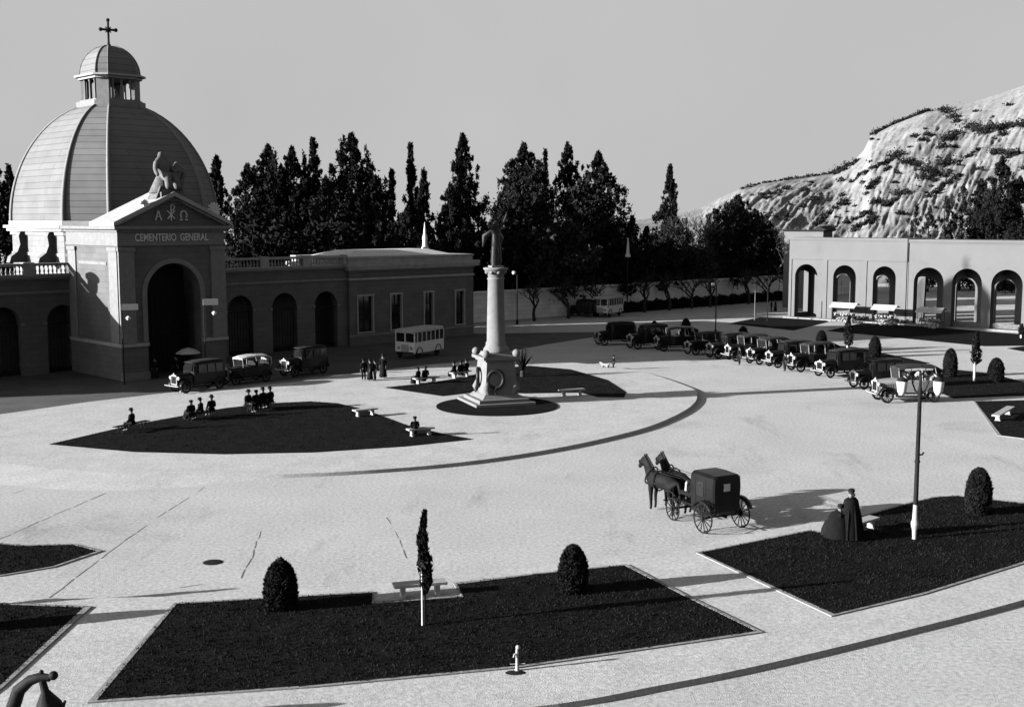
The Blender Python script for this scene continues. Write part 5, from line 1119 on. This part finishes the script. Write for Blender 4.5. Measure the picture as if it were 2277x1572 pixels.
# standpipe tap by the front lawn
g = G(1150, 1490, ZP); t = empty('standpipe', g, 0, 'small pale water standpipe at the kerb of the front lawn', 'standpipe')
p = MB(); p.lathe([(.09, 0), (.05, .05), (.04, .45), (.05, .5), (.04, .62)], 10); p.ball((.02, 0, .66), .065, 10, 8); p.build('pipe', M_trimw, t)
p = MB(); p.tube([(0, 0, .5), (-.08, -.06, .48), (-.1, -.08, .4)], .025, 6); p.tube([(-.2, 0, .18), (.22, 0, .2)], .012, 5); p.build('spout', M_trimw, t)
g = G(1146, 1495, ZP); p = MB(); p.lathe([(.22, 0), (.2, .012), (.02, .014)], 18, (0, 0, 0), 1.3, .8); tag(p.build('drain_grate', M_iron, None, g), 'small dark drain grate on the pavement below the standpipe', 'drain cover')
# flower stalls in the arcade
for i, (x0, x1, yb, lb) in enumerate(((1850, 1906, 716, 'awning stall with flowers under the second arch of the arcade'), (1942, 1994, 722, 'awning stall with flowers under the third arch of the arcade'), (2040, 2098, 729, 'awning stall with flowers under the fourth arch of the arcade'))):
    a, b = G(x0, yb), G(x1, yb+2); c = (a+b)/2; w_ = (b-a).length/2
    t = empty('flower_stall', c, AZB, lb, 'flower stall', 'flower stalls under the arcade')
    p = MB(); p.box(-w_*.9, w_*.9, -.5, .5, .75, .82); 
    for s in (-1, 1):
        for q in (-1, 1): p.tube([(s*w_*.85, q*.45, 0), (s*w_*.85, q*.45, .76)], .03, 5)
    p.build('table', M_bark, t)
    p = MB()
    for s in (-1, 1):
        for q in (-1, 1): p.tube([(s*w_*.95, q*.6, 0), (s*w_*.95, q*.6, 2.0)], .03, 5)
    p.build('poles', M_bark, t)
    p = MB(); p.slabx([(-.95, 1.85), (-.95, 1.9), (0, 2.45), (.75, 2.2), (.75, 2.15), (0, 2.38)], -w_*1.1, w_*1.1); p.build('awning', M_hoodw, t)
    p = MB(); rr = random.Random(i)
    for k in range(60): p.ball((rr.uniform(-w_*.85, w_*.85), rr.uniform(-.5, .4), rr.uniform(.85, 1.15)), rr.uniform(.07, .14), 6, 4)
    for k in range(26): p.ball((rr.uniform(-w_*.4, w_*.9), rr.uniform(-.8, -.55), rr.uniform(.1, .6)), rr.uniform(.09, .18), 6, 4)
    tag(p.build('flowers', M_flower, None, c, AZB), 'bunches of pale flowers on the stall under the '+('second', 'third', 'fourth')[i]+' arch', 'flowers', 'flower bunches on the stalls')
# market parasol in the shade of the arch
g = G(420, 836); t = empty('parasol', g, 0, 'pale tilted parasol in the shade before the big arch', 'parasol')
p = MB(); p.tube([(0, 0, 0), (0, 0, 2.2)], .03, 6); p.build('pole', M_bark, t)
p = MB(); p.lathe([(1.0, 1.85), (.98, 1.9), (.5, 2.18), (.03, 2.3)], 10, smooth=False); o = p.build('canopy', M_hoodw, t)
# wrought iron ornament at lower left
g = G(118, 1640, ZP); t = empty('iron_ornament', g, -.1, 'dark scrolled iron ornament with ball at the lower left corner', 'ornament')
s_ = FPX/g.y
def oi(x, y): return ((x-118)/s_, 0, (1640-y)/s_*1.02)
p = MB(); p.tube([oi(20, 1640), oi(24, 1572), oi(40, 1530), oi(68, 1506), oi(95, 1496), oi(115, 1498), oi(126, 1490)], [.16, .17, .16, .13, .11, .09, .06], 10); p.ball(oi(126, 1492), .11, 12, 9); p.build('scroll', M_iron, t)
p = MB(); p.tube([oi(97, 1480), oi(97, 1500), oi(104, 1530), oi(112, 1560), oi(116, 1640)], [.03, .08, .1, .3, .5], 12); p.tube([oi(118, 1640), oi(142, 1570), oi(152, 1550)], [.2, .07, .03], 8); p.ball(oi(97, 1486), .06, 8, 6); p.build('finial', M_iron, t)
